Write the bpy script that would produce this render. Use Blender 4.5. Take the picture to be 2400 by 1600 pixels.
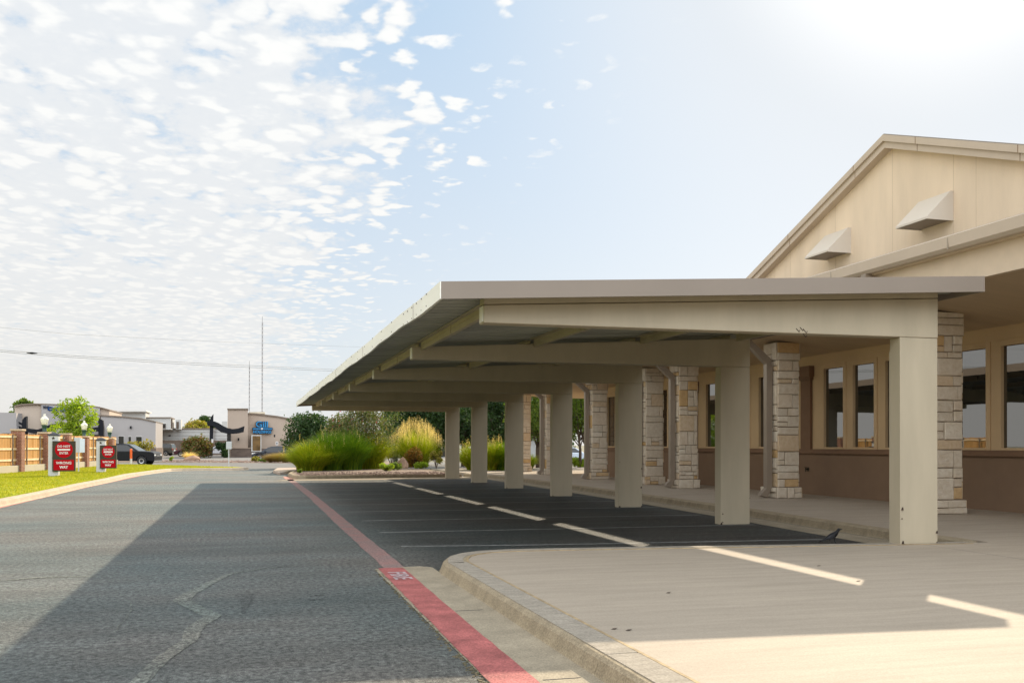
import bpy, math, random
import numpy as np
from mathutils import Vector, Matrix
random.seed(7); np.random.seed(7)
R = math.radians
for o in list(bpy.data.objects): bpy.data.objects.remove(o)
sc = bpy.context.scene
col = sc.collection

# ---------------------------------------------------------------- camera
F, YAW, PITCH, ROLL, SH, EYE = 2238.59, .2719, .0071, .0018, 226.58, 1.6
fw = Vector((math.sin(YAW)*math.cos(PITCH), math.cos(YAW)*math.cos(PITCH), math.sin(PITCH)))
r0 = Vector((math.cos(YAW), -math.sin(YAW), 0)); u0 = r0.cross(fw)
rt = r0*math.cos(ROLL)+u0*math.sin(ROLL); up = -r0*math.sin(ROLL)+u0*math.cos(ROLL)
cd = bpy.data.cameras.new('camera'); cam = bpy.data.objects.new('camera', cd); col.objects.link(cam)
m = Matrix((rt, up, -fw)).transposed().to_4x4(); m.translation = (0, 0, EYE)
cam.matrix_world = m
cd.sensor_width = 36; cd.lens = F/2400*36; cd.shift_y = SH/2400
cd.clip_start = .1; cd.clip_end = 6000
sc.camera = cam
CAM = Vector((0, 0, EYE))

# ---------------------------------------------------------------- light
SUN_AZ, SUN_EL = 40.5, 29.8          # azimuth from +Y towards +X
sv = Vector((math.sin(R(SUN_AZ))*math.cos(R(SUN_EL)), math.cos(R(SUN_AZ))*math.cos(R(SUN_EL)), math.sin(R(SUN_EL))))
sl = bpy.data.lights.new('sun', 'SUN'); sl.energy = 4.9; sl.angle = R(.53); sl.color = (1, .86, .66)
so = bpy.data.objects.new('sun', sl); col.objects.link(so); so.rotation_euler = sv.to_track_quat('Z', 'Y').to_euler()
EXPO = .45
sc.view_settings.view_transform = 'Standard'; sc.view_settings.look = 'None'
sc.view_settings.gamma = 1; sc.view_settings.exposure = EXPO; sc.view_settings.use_curve_mapping = False

w = bpy.data.worlds.new("World"); sc.world = w; w.use_nodes = True
nt = w.node_tree; N = nt.nodes; L = nt.links; N.clear()
def nn(t, **k):
    n = N.new(t)
    for a, b in k.items(): setattr(n, a, b)
    return n
def wm(op, a, b=None, c=None, clamp=False):
    n = N.new('ShaderNodeMath'); n.operation = op; n.use_clamp = clamp
    for i, v in enumerate((a, b, c)):
        if v is None: continue
        if isinstance(v, (int, float)): n.inputs[i].default_value = v
        else: L.new(v, n.inputs[i])
    return n.outputs[0]
def wramp(v, a, b, smooth=True):
    n = N.new('ShaderNodeMapRange'); n.interpolation_type = 'SMOOTHSTEP' if smooth else 'LINEAR'
    L.new(v, n.inputs[0]); n.inputs[1].default_value = a; n.inputs[2].default_value = b
    return n.outputs[0]
def wmix(f, a, b, bt='MIX'):
    n = N.new('ShaderNodeMix'); n.data_type = 'RGBA'; n.blend_type = bt
    for i, v in ((0, f), (6, a), (7, b)):
        if isinstance(v, (int, float)): n.inputs[i].default_value = v
        elif isinstance(v, tuple): n.inputs[i].default_value = (*v, 1)
        else: L.new(v, n.inputs[i])
    return n.outputs[2]
WS = .1
sky = nn('ShaderNodeTexSky'); sky.sky_type = 'NISHITA'; sky.sun_disc = False
sky.sun_elevation = R(SUN_EL); sky.sun_rotation = R(SUN_AZ); sky.air_density = 1.0; sky.dust_density = 1.6; sky.ozone_density = 1.2
tc = nn('ShaderNodeTexCoord'); sep = nn('ShaderNodeSeparateXYZ'); L.new(tc.outputs['Generated'], sep.inputs[0])
zz = wm('MAXIMUM', wm('ADD', sep.outputs[2], .03), .02)
u = wm('DIVIDE', sep.outputs[0], zz); v = wm('DIVIDE', sep.outputs[1], zz)
cx = nn('ShaderNodeCombineXYZ'); L.new(u, cx.inputs[0]); L.new(v, cx.inputs[1])
def wnoise(scale, detail, rough=.55, rot=0, sx=1, sy=1, off=0):
    mp = nn('ShaderNodeMapping'); L.new(cx.outputs[0], mp.inputs[0]); mp.inputs['Rotation'].default_value[2] = rot
    mp.inputs['Scale'].default_value = (sx, sy, 1); mp.inputs['Location'].default_value = (off, off*.7, 0)
    n = nn('ShaderNodeTexNoise'); L.new(mp.outputs[0], n.inputs['Vector'])
    n.inputs['Scale'].default_value = scale; n.inputs['Detail'].default_value = detail; n.inputs['Roughness'].default_value = rough
    return n.outputs[0]
big = wnoise(1.3, 2, .5, off=3.1)
cell = wnoise(5.5, 3, .5, rot=.5, sx=1, sy=.62, off=1.7)
fine = wnoise(24, 5, .62, rot=.5, sx=1, sy=.6, off=5)
warp = nn('ShaderNodeVectorMath'); warp.operation = 'ADD'; L.new(cx.outputs[0], warp.inputs[0])
wn = nn('ShaderNodeTexNoise'); L.new(cx.outputs[0], wn.inputs['Vector']); wn.inputs['Scale'].default_value = 7; wn.inputs['Detail'].default_value = 3
wsc = nn('ShaderNodeVectorMath'); wsc.operation = 'SCALE'; L.new(wn.outputs['Color'], wsc.inputs[0]); wsc.inputs['Scale'].default_value = .22; L.new(wsc.outputs[0], warp.inputs[1])
mpv = nn('ShaderNodeMapping'); L.new(warp.outputs[0], mpv.inputs[0]); mpv.inputs['Rotation'].default_value[2] = .5; mpv.inputs['Scale'].default_value = (1, .62, 1)
vor = nn('ShaderNodeTexVoronoi'); vor.feature = 'SMOOTH_F1'; L.new(mpv.outputs[0], vor.inputs['Vector']); vor.inputs['Scale'].default_value = 11; vor.inputs['Smoothness'].default_value = .35
puff = wramp(vor.outputs['Distance'], .62, .18)
# cloud sheet lies west of u = .5 in the plane of the cloud base, breaking up towards its edge
uj = wm('ADD', u, wm('MULTIPLY', wm('SUBTRACT', big, .5), 1.1))
edge = wramp(uj, .92, -.15)
cv = wm('ADD', wm('ADD', wm('MULTIPLY', cell, .50), wm('ADD', wm('MULTIPLY', puff, .20), wm('MULTIPLY', fine, .24))), wm('MULTIPLY', edge, .32))
cl0 = wramp(cv, .53, .68)
dense = wm('MULTIPLY', wramp(edge, .45, 1.), wm('ADD', .16, wm('MULTIPLY', wramp(fine, .35, .6), .3)))
cl = wm('MULTIPLY', wm('MAXIMUM', cl0, dense), wramp(uj, 1.15, .72))
shade = wramp(wm('ADD', wm('MULTIPLY', puff, .35), wm('ADD', wm('MULTIPLY', cell, .3), wm('MULTIPLY', fine, .35))), .30, .72)
elv = wm('ARCSINE', sep.outputs[2])
hz = wramp(elv, .42, -.02)
HB = 1/WS/(2**EXPO)
def hb(r, g, b): return (r*HB, g*HB, b*HB)
el2 = wramp(elv, .0, .45, False)
grad = wmix(el2, hb(.76,.80,.84), hb(.49,.67,.86))
base = wmix(.86, sky.outputs[0], grad)
dt = nn('ShaderNodeVectorMath'); dt.operation = 'DOT_PRODUCT'; L.new(tc.outputs['Generated'], dt.inputs[0]); dt.inputs[1].default_value = sv
ang = wm('ARCCOSINE', dt.outputs['Value'])
base = wmix(wm('MULTIPLY', wramp(ang, .50, .14), .9), base, hb(.83,.86,.89))
base = wmix(wramp(ang, .235, .05), base, hb(1.25,1.24,1.22))
ccol = wmix(shade, hb(.84, .87, .90), hb(1.02, 1.02, 1.0))
ccol = wmix(wm('MULTIPLY', hz, .5, clamp=True), ccol, hb(.85, .83, .79))
fin = wmix(wm('MULTIPLY', cl, .96), base, ccol)
warm = wm('MULTIPLY', wramp(elv, .22, 0), wm('MULTIPLY', wramp(u, 1.5, -6), .9))
fin = wmix(warm, fin, hb(.82, .80, .75))
# bright unseen sky added behind the camera as fill for beam fronts and slab
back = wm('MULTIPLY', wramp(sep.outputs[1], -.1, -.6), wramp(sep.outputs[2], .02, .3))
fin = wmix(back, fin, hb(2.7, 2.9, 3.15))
west = wm('MULTIPLY', wramp(sep.outputs[0], -.45, -.8), wramp(sep.outputs[2], .2, .45))  # brighter sky added high on the left, out of view, to light the eave
fin = wmix(west, fin, hb(1.5, 1.48, 1.42))
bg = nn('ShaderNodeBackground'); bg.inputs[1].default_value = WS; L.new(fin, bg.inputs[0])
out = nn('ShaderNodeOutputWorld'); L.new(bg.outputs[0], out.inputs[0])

# ---------------------------------------------------------------- helpers
def ray(px, py): return fw + rt*((px-1200)/F) + up*((800+SH-py)/F)
def G(px, py, z=0.):
    d = ray(px, py); return CAM + d*((z-EYE)/d.z)
def P(px, py, Y):
    d = ray(px, py); return CAM + d*(Y/d.y)
def PX(px, py, X):
    d = ray(px, py); return CAM + d*(X/d.x)
def scale_at(p): return F/((Vector(p)-CAM).dot(fw))      # photo pixels per metre

class MB:
    def __init__(s): s.v = []; s.f = []
    def add(s, vs, fs):
        n = len(s.v); s.v += [tuple(a) for a in vs]; s.f += [tuple(i+n for i in f) for f in fs]; return s
    def box(s, x0, x1, y0, y1, z0, z1, M=None):
        vs = [Vector(c) for c in ((x0,y0,z0),(x1,y0,z0),(x1,y1,z0),(x0,y1,z0),(x0,y0,z1),(x1,y0,z1),(x1,y1,z1),(x0,y1,z1))]
        if M: vs = [M @ a for a in vs]
        return s.add(vs, [(0,3,2,1),(4,5,6,7),(0,1,5,4),(1,2,6,5),(2,3,7,6),(3,0,4,7)])
    def prism(s, poly, f0, f1):
        """poly of 2d points; f0,f1 map a point to 3d"""
        n = len(poly); a = [f0(p) for p in poly]+[f1(p) for p in poly]
        return s.add(a, [tuple(range(n-1,-1,-1)), tuple(range(n,2*n))]+[(i,(i+1)%n,n+(i+1)%n,n+i) for i in range(n)])
    def tube(s, pts, r, n=8, cap=True):
        pts = [Vector(p) for p in pts]; rs = r if isinstance(r,(list,tuple)) else [r]*len(pts)
        vs = []; fs = []; prev = None
        for i, p in enumerate(pts):
            t = (pts[min(i+1,len(pts)-1)]-pts[max(i-1,0)]).normalized()
            if prev is None: a = t.orthogonal().normalized()
            else: a = (prev-t*prev.dot(t)).normalized()
            prev = a; b = t.cross(a)
            for k in range(n):
                th = 2*math.pi*k/n; vs.append(p+(a*math.cos(th)+b*math.sin(th))*rs[i])
        for i in range(len(pts)-1):
            for k in range(n): fs.append((i*n+k,i*n+(k+1)%n,(i+1)*n+(k+1)%n,(i+1)*n+k))
        if cap: fs += [tuple(range(n-1,-1,-1)), tuple((len(pts)-1)*n+k for k in range(n))]
        return s.add(vs, fs)
    def lathe(s, prof, c=(0,0,0), n=16):
        vs = []; fs = []; c = Vector(c)
        for r, z in prof:
            for k in range(n): vs.append(c+Vector((r*math.cos(2*math.pi*k/n), r*math.sin(2*math.pi*k/n), z)))
        for i in range(len(prof)-1):
            for k in range(n): fs.append((i*n+k,i*n+(k+1)%n,(i+1)*n+(k+1)%n,(i+1)*n+k))
        fs += [tuple(range(n-1,-1,-1)), tuple((len(prof)-1)*n+k for k in range(n))]
        return s.add(vs, fs)
    def sweep(s, path, prof, close=True):
        """path of (x,y); prof of (offset to the right of travel, z)"""
        path = [Vector((p[0],p[1],0)) for p in path]; k = len(prof); vs = []; fs = []
        for i, p in enumerate(path):
            d1 = (path[i]-path[i-1]).normalized() if i else (path[1]-path[0]).normalized()
            d2 = (path[i+1]-path[i]).normalized() if i < len(path)-1 else d1
            t = (d1+d2).normalized(); nr = Vector((t.y,-t.x,0))/max(.5,t.dot(d1))
            for o, z in prof: vs.append(p+nr*o+Vector((0,0,z)))
        for i in range(len(path)-1):
            for j in range(k if close else k-1): fs.append((i*k+j,i*k+(j+1)%k,(i+1)*k+(j+1)%k,(i+1)*k+j))
        if close: fs += [tuple(range(k-1,-1,-1)), tuple((len(path)-1)*k+j for j in range(k))]
        return s.add(vs, fs)
    def build(s, name, mat, parent=None, bev=0, smooth=False, loc=None):
        me = bpy.data.meshes.new(name); me.from_pydata([tuple(a) for a in s.v], [], s.f)
        me.materials.append(mat)
        import bmesh
        bm = bmesh.new(); bm.from_mesh(me); bmesh.ops.recalc_face_normals(bm, faces=bm.faces); bm.to_mesh(me); bm.free()
        return link(name, me, parent, bev, smooth)
def link(name, me, parent=None, bev=0, smooth=False):
    o = bpy.data.objects.new(name, me); col.objects.link(o)
    if smooth:
        me.polygons.foreach_set('use_smooth', [True]*len(me.polygons))
    if parent:
        o.parent = parent; o.matrix_parent_inverse = pinv(parent)
    if bev:
        b = o.modifiers.new('bevel','BEVEL'); b.width = bev; b.segments = 2; b.limit_method = 'ANGLE'; b.angle_limit = R(40)
    return o
def wmat(o):
    M = Matrix.LocRotScale(o.location, o.rotation_euler, o.scale)
    return wmat(o.parent) @ o.matrix_parent_inverse @ M if o.parent else M
def pinv(o): return wmat(o).inverted()
def tag(o, label=None, cat=None, group=None, kind=None):
    if label: o['label'] = label
    if cat: o['category'] = cat
    if group: o['group'] = group
    if kind: o['kind'] = kind
    return o
def empty(name, loc, label, cat, group=None):
    o = bpy.data.objects.new(name, None); col.objects.link(o); o.location = loc; o.empty_display_size = .2
    return tag(o, label, cat, group)
def struct(mb, name, mat, **k): return tag(mb.build(name, mat, **k), kind='structure')
def copy_tree(o, parent=None):
    c = o.copy(); col.objects.link(c); c.parent = parent
    for ch in list(o.children):
        k = copy_tree(ch, c)
    return c

# ---------------------------------------------------------------- materials
def M_(name, c, rough=.7, spec=.5, metal=0, var=0, vs=3., vsc=(1,1,1), bump=0, bs=40., c2=None, detail=5, island=None, trans=0, ior=None, coords='Object', speck=0, spk=300., coat=0):
    m = bpy.data.materials.new(name); m.use_nodes = True; t = m.node_tree; n = t.nodes; l = t.links
    b = n['Principled BSDF']; b.inputs['Roughness'].default_value = rough; b.inputs['Metallic'].default_value = metal
    b.inputs['Specular IOR Level'].default_value = spec
    if ior: b.inputs['IOR'].default_value = ior
    if coat: b.inputs['Coat Weight'].default_value = coat; b.inputs['Coat Roughness'].default_value = .05
    b.inputs['Base Color'].default_value = (*c, 1)
    cur = None
    tcn = n.new('ShaderNodeTexCoord'); mp = n.new('ShaderNodeMapping'); l.new(tcn.outputs[coords], mp.inputs[0]); mp.inputs['Scale'].default_value = vsc
    def mixc(f, a, bb, bt='MIX'):
        x = n.new('ShaderNodeMix'); x.data_type = 'RGBA'; x.blend_type = bt
        for i, q in ((0,f),(6,a),(7,bb)):
            if isinstance(q,(int,float)): x.inputs[i].default_value = q
            elif isinstance(q,tuple): x.inputs[i].default_value = (*q[:3],1)
            else: l.new(q, x.inputs[i])
        return x.outputs[2]
    if var or c2:
        no = n.new('ShaderNodeTexNoise'); l.new(mp.outputs[0], no.inputs['Vector']); no.inputs['Scale'].default_value = vs; no.inputs['Detail'].default_value = detail; no.inputs['Roughness'].default_value = .6
        mr = n.new('ShaderNodeMapRange'); l.new(no.outputs[0], mr.inputs[0]); mr.inputs[1].default_value = .32; mr.inputs[2].default_value = .68
        a = tuple(q*(1-var) for q in c); bb = c2 if c2 else tuple(min(1,q*(1+var)) for q in c)
        cur = mixc(mr.outputs[0], a, bb)
    if speck:
        no = n.new('ShaderNodeTexNoise'); l.new(tcn.outputs[coords], no.inputs['Vector']); no.inputs['Scale'].default_value = spk; no.inputs['Detail'].default_value = 2
        mr = n.new('ShaderNodeMapRange'); l.new(no.outputs[0], mr.inputs[0]); mr.inputs[1].default_value = .35; mr.inputs[2].default_value = .65; mr.inputs[3].default_value = 1-speck; mr.inputs[4].default_value = 1+speck
        cb = n.new('ShaderNodeCombineColor'); [l.new(mr.outputs[0], cb.inputs[i]) for i in range(3)]
        cur = mixc(1., cur if cur else tuple(c), cb.outputs[0], 'MULTIPLY')
    if island:
        g = n.new('ShaderNodeNewGeometry'); cr = n.new('ShaderNodeValToRGB'); l.new(g.outputs['Random Per Island'], cr.inputs[0])
        e = cr.color_ramp.elements; k = len(island)
        while len(e) < k: e.new(.5)
        for i, q in enumerate(island): e[i].position = i/(k-1); e[i].color = (*q,1)
        cur = mixc(1., cr.outputs[0], cur, 'MULTIPLY') if cur else cr.outputs[0]
    if cur: l.new(cur, b.inputs['Base Color'])
    if bump:
        no = n.new('ShaderNodeTexNoise'); l.new(mp.outputs[0] if vsc != (1,1,1) else tcn.outputs[coords], no.inputs['Vector']); no.inputs['Scale'].default_value = bs; no.inputs['Detail'].default_value = 4
        bp = n.new('ShaderNodeBump'); bp.inputs['Strength'].default_value = bump; bp.inputs['Distance'].default_value = .02
        l.new(no.outputs[0], bp.inputs['Height']); l.new(bp.outputs[0], b.inputs['Normal'])
    if trans:
        tr = n.new('ShaderNodeBsdfTranslucent'); ms = n.new('ShaderNodeMixShader'); ms.inputs[0].default_value = trans
        if cur:
            br = mixc(1., cur, (1.6,1.7,.7), 'MULTIPLY'); l.new(br, tr.inputs[0])
        else: tr.inputs[0].default_value = (*c,1)
        l.new(b.outputs[0], ms.inputs[1]); l.new(tr.outputs[0], ms.inputs[2])
        l.new(ms.outputs[0], n['Material Output'].inputs[0])
    return m
def brick_mat(name, c1, c2, mortar, scale=4.5, w_=.5, h_=.25):
    m = bpy.data.materials.new(name); m.use_nodes = True; t = m.node_tree; n = t.nodes; l = t.links; b = n['Principled BSDF']; b.inputs['Roughness'].default_value = .85
    tcn = n.new('ShaderNodeTexCoord'); s = n.new('ShaderNodeSeparateXYZ'); l.new(tcn.outputs['Object'], s.inputs[0])
    ad = n.new('ShaderNodeMath'); l.new(s.outputs[0], ad.inputs[0]); l.new(s.outputs[1], ad.inputs[1])
    c = n.new('ShaderNodeCombineXYZ'); l.new(ad.outputs[0], c.inputs[0]); l.new(s.outputs[2], c.inputs[1])
    br = n.new('ShaderNodeTexBrick'); l.new(c.outputs[0], br.inputs[0]); br.inputs['Scale'].default_value = scale
    br.inputs['Color1'].default_value = (*c1,1); br.inputs['Color2'].default_value = (*c2,1); br.inputs['Mortar'].default_value = (*mortar,1)
    br.inputs['Brick Width'].default_value = w_; br.inputs['Row Height'].default_value = h_; br.inputs['Mortar Size'].default_value = .006
    l.new(br.outputs[0], b.inputs['Base Color']); return m

def asphalt_mat(name='asphalt', mult=1., tint=(1,1,1)):
    m = bpy.data.materials.new(name); m.use_nodes = True; t = m.node_tree; n = t.nodes; l = t.links; b = n['Principled BSDF']
    g = n.new('ShaderNodeNewGeometry')
    def noise(sc_, det, scl=(1,1,1), ro=.6):
        mp = n.new('ShaderNodeMapping'); l.new(g.outputs['Position'], mp.inputs[0]); mp.inputs['Scale'].default_value = scl
        no = n.new('ShaderNodeTexNoise'); l.new(mp.outputs[0], no.inputs['Vector']); no.inputs['Scale'].default_value = sc_; no.inputs['Detail'].default_value = det; no.inputs['Roughness'].default_value = ro
        return no.outputs[0]
    def mr(v_, a, bb, c, d):
        x = n.new('ShaderNodeMapRange'); l.new(v_, x.inputs[0]); x.inputs[1].default_value = a; x.inputs[2].default_value = bb; x.inputs[3].default_value = c; x.inputs[4].default_value = d; return x.outputs[0]
    def mul(a, bb):
        x = n.new('ShaderNodeMath'); x.operation = 'MULTIPLY'
        for i, q in enumerate((a, bb)):
            if isinstance(q, float): x.inputs[i].default_value = q
            else: l.new(q, x.inputs[i])
        return x.outputs[0]
    big_ = mr(noise(.35, 5, (.45,1.6,1)), .3, .7, .74, 1.24)
    mid = mr(noise(1.6, 5, (.35,1.7,1)), .3, .7, .84, 1.16)
    gr = mr(noise(19, 5, (1,.8,1), .85), .39, .61, .35, 1.8)
    gr2 = mr(noise(120, 2), .36, .64, .42, 1.7)
    # bays under the roof darkened in colour, deepening the shade and cutting bounce
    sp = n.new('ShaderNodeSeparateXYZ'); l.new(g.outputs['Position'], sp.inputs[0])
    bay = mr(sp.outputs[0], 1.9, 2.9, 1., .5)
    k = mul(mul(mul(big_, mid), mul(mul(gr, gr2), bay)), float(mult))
    cc = n.new('ShaderNodeMix'); cc.data_type = 'RGBA'; cc.blend_type = 'MULTIPLY'; cc.inputs[0].default_value = 1; cc.inputs[6].default_value = (.112,.120,.113,1)
    hm = n.new('ShaderNodeMix'); hm.data_type = 'RGBA'; hm.inputs[6].default_value = (.098*tint[0],.121*tint[1],.115*tint[2],1); hm.inputs[7].default_value = (.134*tint[0],.127*tint[1],.111*tint[2],1)
    l.new(mr(noise(.22, 4, (.8,1,1)), .38, .62, 0., 1.), hm.inputs[0]); l.new(hm.outputs[2], cc.inputs[6])
    cb = n.new('ShaderNodeCombineColor'); [l.new(k, cb.inputs[i]) for i in range(3)]; l.new(cb.outputs[0], cc.inputs[7])
    l.new(cc.outputs[2], b.inputs['Base Color']); b.inputs['Roughness'].default_value = .62
    b.inputs['Specular IOR Level'].default_value = .32
    bp = n.new('ShaderNodeBump'); bp.inputs['Strength'].default_value = .9; bp.inputs['Distance'].default_value = .012
    l.new(gr, bp.inputs['Height']); l.new(bp.outputs[0], b.inputs['Normal'])
    return m
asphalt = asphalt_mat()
concrete = M_('concrete', (.36,.30,.23), .8, .25, var=.09, vs=2.2, vsc=(.35,3.2,1), bump=.25, bs=60, speck=.08, spk=90)
gutter_c = M_('gutter_concrete', (.31,.26,.185), .85, .2, var=.16, vs=2.5, bump=.4, bs=50, speck=.18, spk=80)
curb_c = M_('curb_concrete', (.31,.25,.165), .85, .2, var=.16, vs=5, vsc=(1,1,.4), bump=.5, bs=45, speck=.22, spk=70)
curb_top = M_('curb_top_worn', (.315,.275,.22), .9, .1, var=.16, vs=10, vsc=(.6,1.5,1), bump=.5, bs=40, speck=.14, spk=60)
joint_m = M_('joint_filler', (.33,.24,.13), .9, var=.3, vs=9)
dark_joint = M_('dark_joint', (.05,.045,.04), .95)
red_p = M_('red_paint', (.35,.105,.095), .75, .3, var=.28, vs=3.5, bump=.5, bs=60, speck=.25, spk=60)
redfade = M_('red_paint_faded', (.34,.18,.16), .75, .3, var=.12, c2=(.22,.165,.15), vs=2.2, bump=.7, bs=55, speck=.4, spk=55)
pinkp = M_('red_paint_old', (.42,.20,.15), .8, var=.2, vs=3)
white_p = M_('white_paint_worn', (.24,.24,.23), .75, var=.35, vs=6, speck=.35, spk=60)
white_s = M_('white_stencil', (.43,.33,.33), .75, var=.4, vs=10)
paint_w = M_('beam_paint', (.47,.40,.285), .55, .25, var=.07, vs=1.1, vsc=(2.2,2.2,.45), bump=.04, bs=8, detail=6)
paint_e = M_('pale_cream', (.86,.83,.74), .5, .3, var=.04, vs=1.5, vsc=(1,.4,3))
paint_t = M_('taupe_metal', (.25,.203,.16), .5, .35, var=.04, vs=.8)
deck_m = M_('galvanised_deck', (.36,.36,.30), .5, .4, var=.25, vs=1.2, vsc=(.3,3,1))
rust = M_('rust_chip', (.05,.03,.02), .9)
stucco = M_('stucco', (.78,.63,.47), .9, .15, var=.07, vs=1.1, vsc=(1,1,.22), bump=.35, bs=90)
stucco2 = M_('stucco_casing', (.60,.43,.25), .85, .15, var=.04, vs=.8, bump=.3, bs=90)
wains = M_('wainscot_stucco', (.235,.155,.10), .9, .15, var=.07, vs=.9, bump=.3, bs=70)
ledge_m = M_('ledge', (.20,.115,.065), .85, var=.06)
trim_m = M_('trim_metal', (.55,.45,.35), .5, .3, var=.03)
ceil_m = M_('ceiling', (.58,.45,.30), .85, .15, var=.05, vs=1.2, vsc=(.3,2,1))
frz_m = M_('frieze', (.70,.57,.42), .85, .15, var=.04)
spout_m = M_('spout_metal', (.27,.215,.16), .4, .5, var=.04)
hood_m = M_('hood_metal', (.64,.57,.48), .5, .3)
glass_m = M_('window_glass', (.012,.013,.013), .015, .5, ior=2.7, bump=.03, bs=.8)
stone_m = M_('limestone', (1,.95,.87), .9, .15, var=.14, vs=9, bump=.8, bs=18, island=[(.62,.53,.42),(.70,.61,.49),(.64,.56,.45),(.76,.68,.56),(.68,.59,.47),(.72,.63,.51),(.62,.42,.21),(.70,.60,.48),(.67,.58,.46)])
mort_m = M_('mortar', (.34,.27,.20), .95)
dirt = M_('mulch', (.19,.13,.09), .95, var=.4, vs=7, bump=1., bs=14, speck=.4, spk=20)
lawn_m = M_('lawn', (.21,.25,.010), .9, .1, var=.0, c2=(.36,.33,.02), vs=.55, bump=1., bs=9, speck=.4, spk=6, coords='Object')
blade_m = M_('turf', (.1,.2,.01), .7, .2, island=[(.18,.22,.008),(.28,.28,.01),(.40,.33,.03)], trans=.35)
grnd = M_('dry_ground', (.16,.145,.09), .95, var=.25, vs=.02)
street_m = M_('street', (.15,.145,.135), .8, .25, var=.12, vs=.25, vsc=(.4,1.4,1), speck=.2, spk=8)
lot_m = M_('far_lot', (.16,.15,.14), .85, var=.1, vs=.2)
cedar = M_('cedar', (.85,.85,.85), .8, .2, var=.12, vs=2, vsc=(8,8,.5), island=[(.60,.33,.11),(.72,.43,.18),(.52,.27,.08),(.68,.39,.16)], trans=.25)
rail_m = M_('rail_wood', (.72,.52,.32), .8, var=.12, vs=3)
galv = M_('galvanised', (.16,.14,.12), .5, .5, metal=.3)
brick_m = brick_mat('brick', (.16,.05,.03), (.25,.09,.05), (.34,.25,.17), 1., .22, .075)
cap_m = M_('cast_stone', (.45,.33,.22), .8, var=.08)
wallc = M_('low_wall', (.42,.36,.27), .85, var=.06, vs=1)
sign_br = M_('sign_brown', (.050,.042,.028), .7, .1)
sign_gr = M_('sign_post_grey', (.48,.47,.45), .6, var=.04)
sign_rd = M_('sign_red', (.34,.002,.006), .7, .1)
sign_wh = M_('sign_white', (.60,.57,.54), .7, .2)
sign_bk = M_('sign_back_alu', (.42,.43,.44), .5, .5)
sign_bl = M_('sign_back_pale', (.55,.60,.66), .45, .5)
black_m = M_('black_metal', (.012,.013,.016), .7, .15)
globe_m = M_('lamp_globe', (.82,.80,.72), .35, .5, trans=.35)
green_m = M_('lamp_green', (.01,.045,.03), .4)
orange_m = M_('marker_orange', (.75,.12,.015), .5)
b1_m = M_('grey_stucco', (.36,.33,.31), .9, var=.03, vs=.3)
b1w_m = M_('warm_stucco', (.46,.37,.29), .9, var=.04, vs=.3)
b2_m = M_('tan_stucco', (.42,.325,.25), .9, var=.04, vs=.3)
b3_m = M_('pale_siding', (.46,.45,.42), .85, var=.02)
sbase = brick_mat('stone_base', (.17,.12,.09), (.13,.09,.07), (.10,.08,.06), 1., .5, .18)
copm = M_('coping', (.20,.15,.11), .7)
dglass = M_('dark_glass', (.02,.018,.015), .1, .5)
bglass = M_('bronze_glass', (.16,.09,.03), .15, .5, var=.5, vs=1)
white_t = M_('white_trim', (.6,.57,.52), .7)
blue_m = M_('blue_letter', (.015,.22,.46), .5)
navy_m = M_('navy_letter', (.01,.016,.035), .6)
wood_f = M_('grey_wood', (.12,.085,.06), .9, var=.15, vs=2, vsc=(6,6,.4))
bark = M_('bark', (.085,.06,.042), .95, var=.3, vs=6, bump=.8, bs=12)
def leafm(n_, cs, tr=.35): return M_(n_, (.1,.1,.1), .55, .35, island=cs, trans=tr)
lf_dark = leafm('leaf_dark', [(.018,.042,.012),(.03,.065,.015),(.05,.09,.02),(.025,.05,.02)], .3)
lf_mid = leafm('leaf_mid', [(.05,.10,.012),(.10,.16,.02),(.16,.20,.025),(.06,.10,.02)], .45)
lf_lime = leafm('leaf_lime', [(.17,.25,.015),(.24,.32,.02),(.30,.34,.03),(.14,.22,.02)], .5)
lf_myr = leafm('leaf_myrtle', [(.06,.09,.025),(.11,.14,.04),(.16,.15,.06),(.05,.08,.02),(.20,.13,.07)], .4)
lf_red = leafm('leaf_red', [(.26,.09,.02),(.12,.14,.02),(.42,.15,.03),(.07,.10,.015)], .45)
lf_gold = leafm('leaf_gold', [(.25,.20,.03),(.16,.17,.02),(.3,.2,.05)], .45)
gr_m = leafm('reed_green', [(.03,.09,.006),(.12,.22,.01),(.06,.14,.008),(.22,.28,.015),(.04,.10,.01)], .42)
gr_y = leafm('reed_yellow', [(.08,.15,.008),(.26,.32,.012),(.42,.40,.02),(.14,.22,.01),(.48,.36,.04)], .5)
plume_m = leafm('plume', [(.58,.42,.24),(.68,.50,.30),(.50,.35,.18)], .55)
pink_m = M_('pink_flower', (.5,.03,.06), .6)
rock_m = M_('rock', (.30,.185,.12), .9, var=.2, vs=3, bump=.6, bs=8)
gravel_m = M_('gravel', (.2,.15,.1), .95, island=[(.16,.11,.08),(.30,.21,.16),(.22,.15,.12),(.38,.28,.22)])

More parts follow.
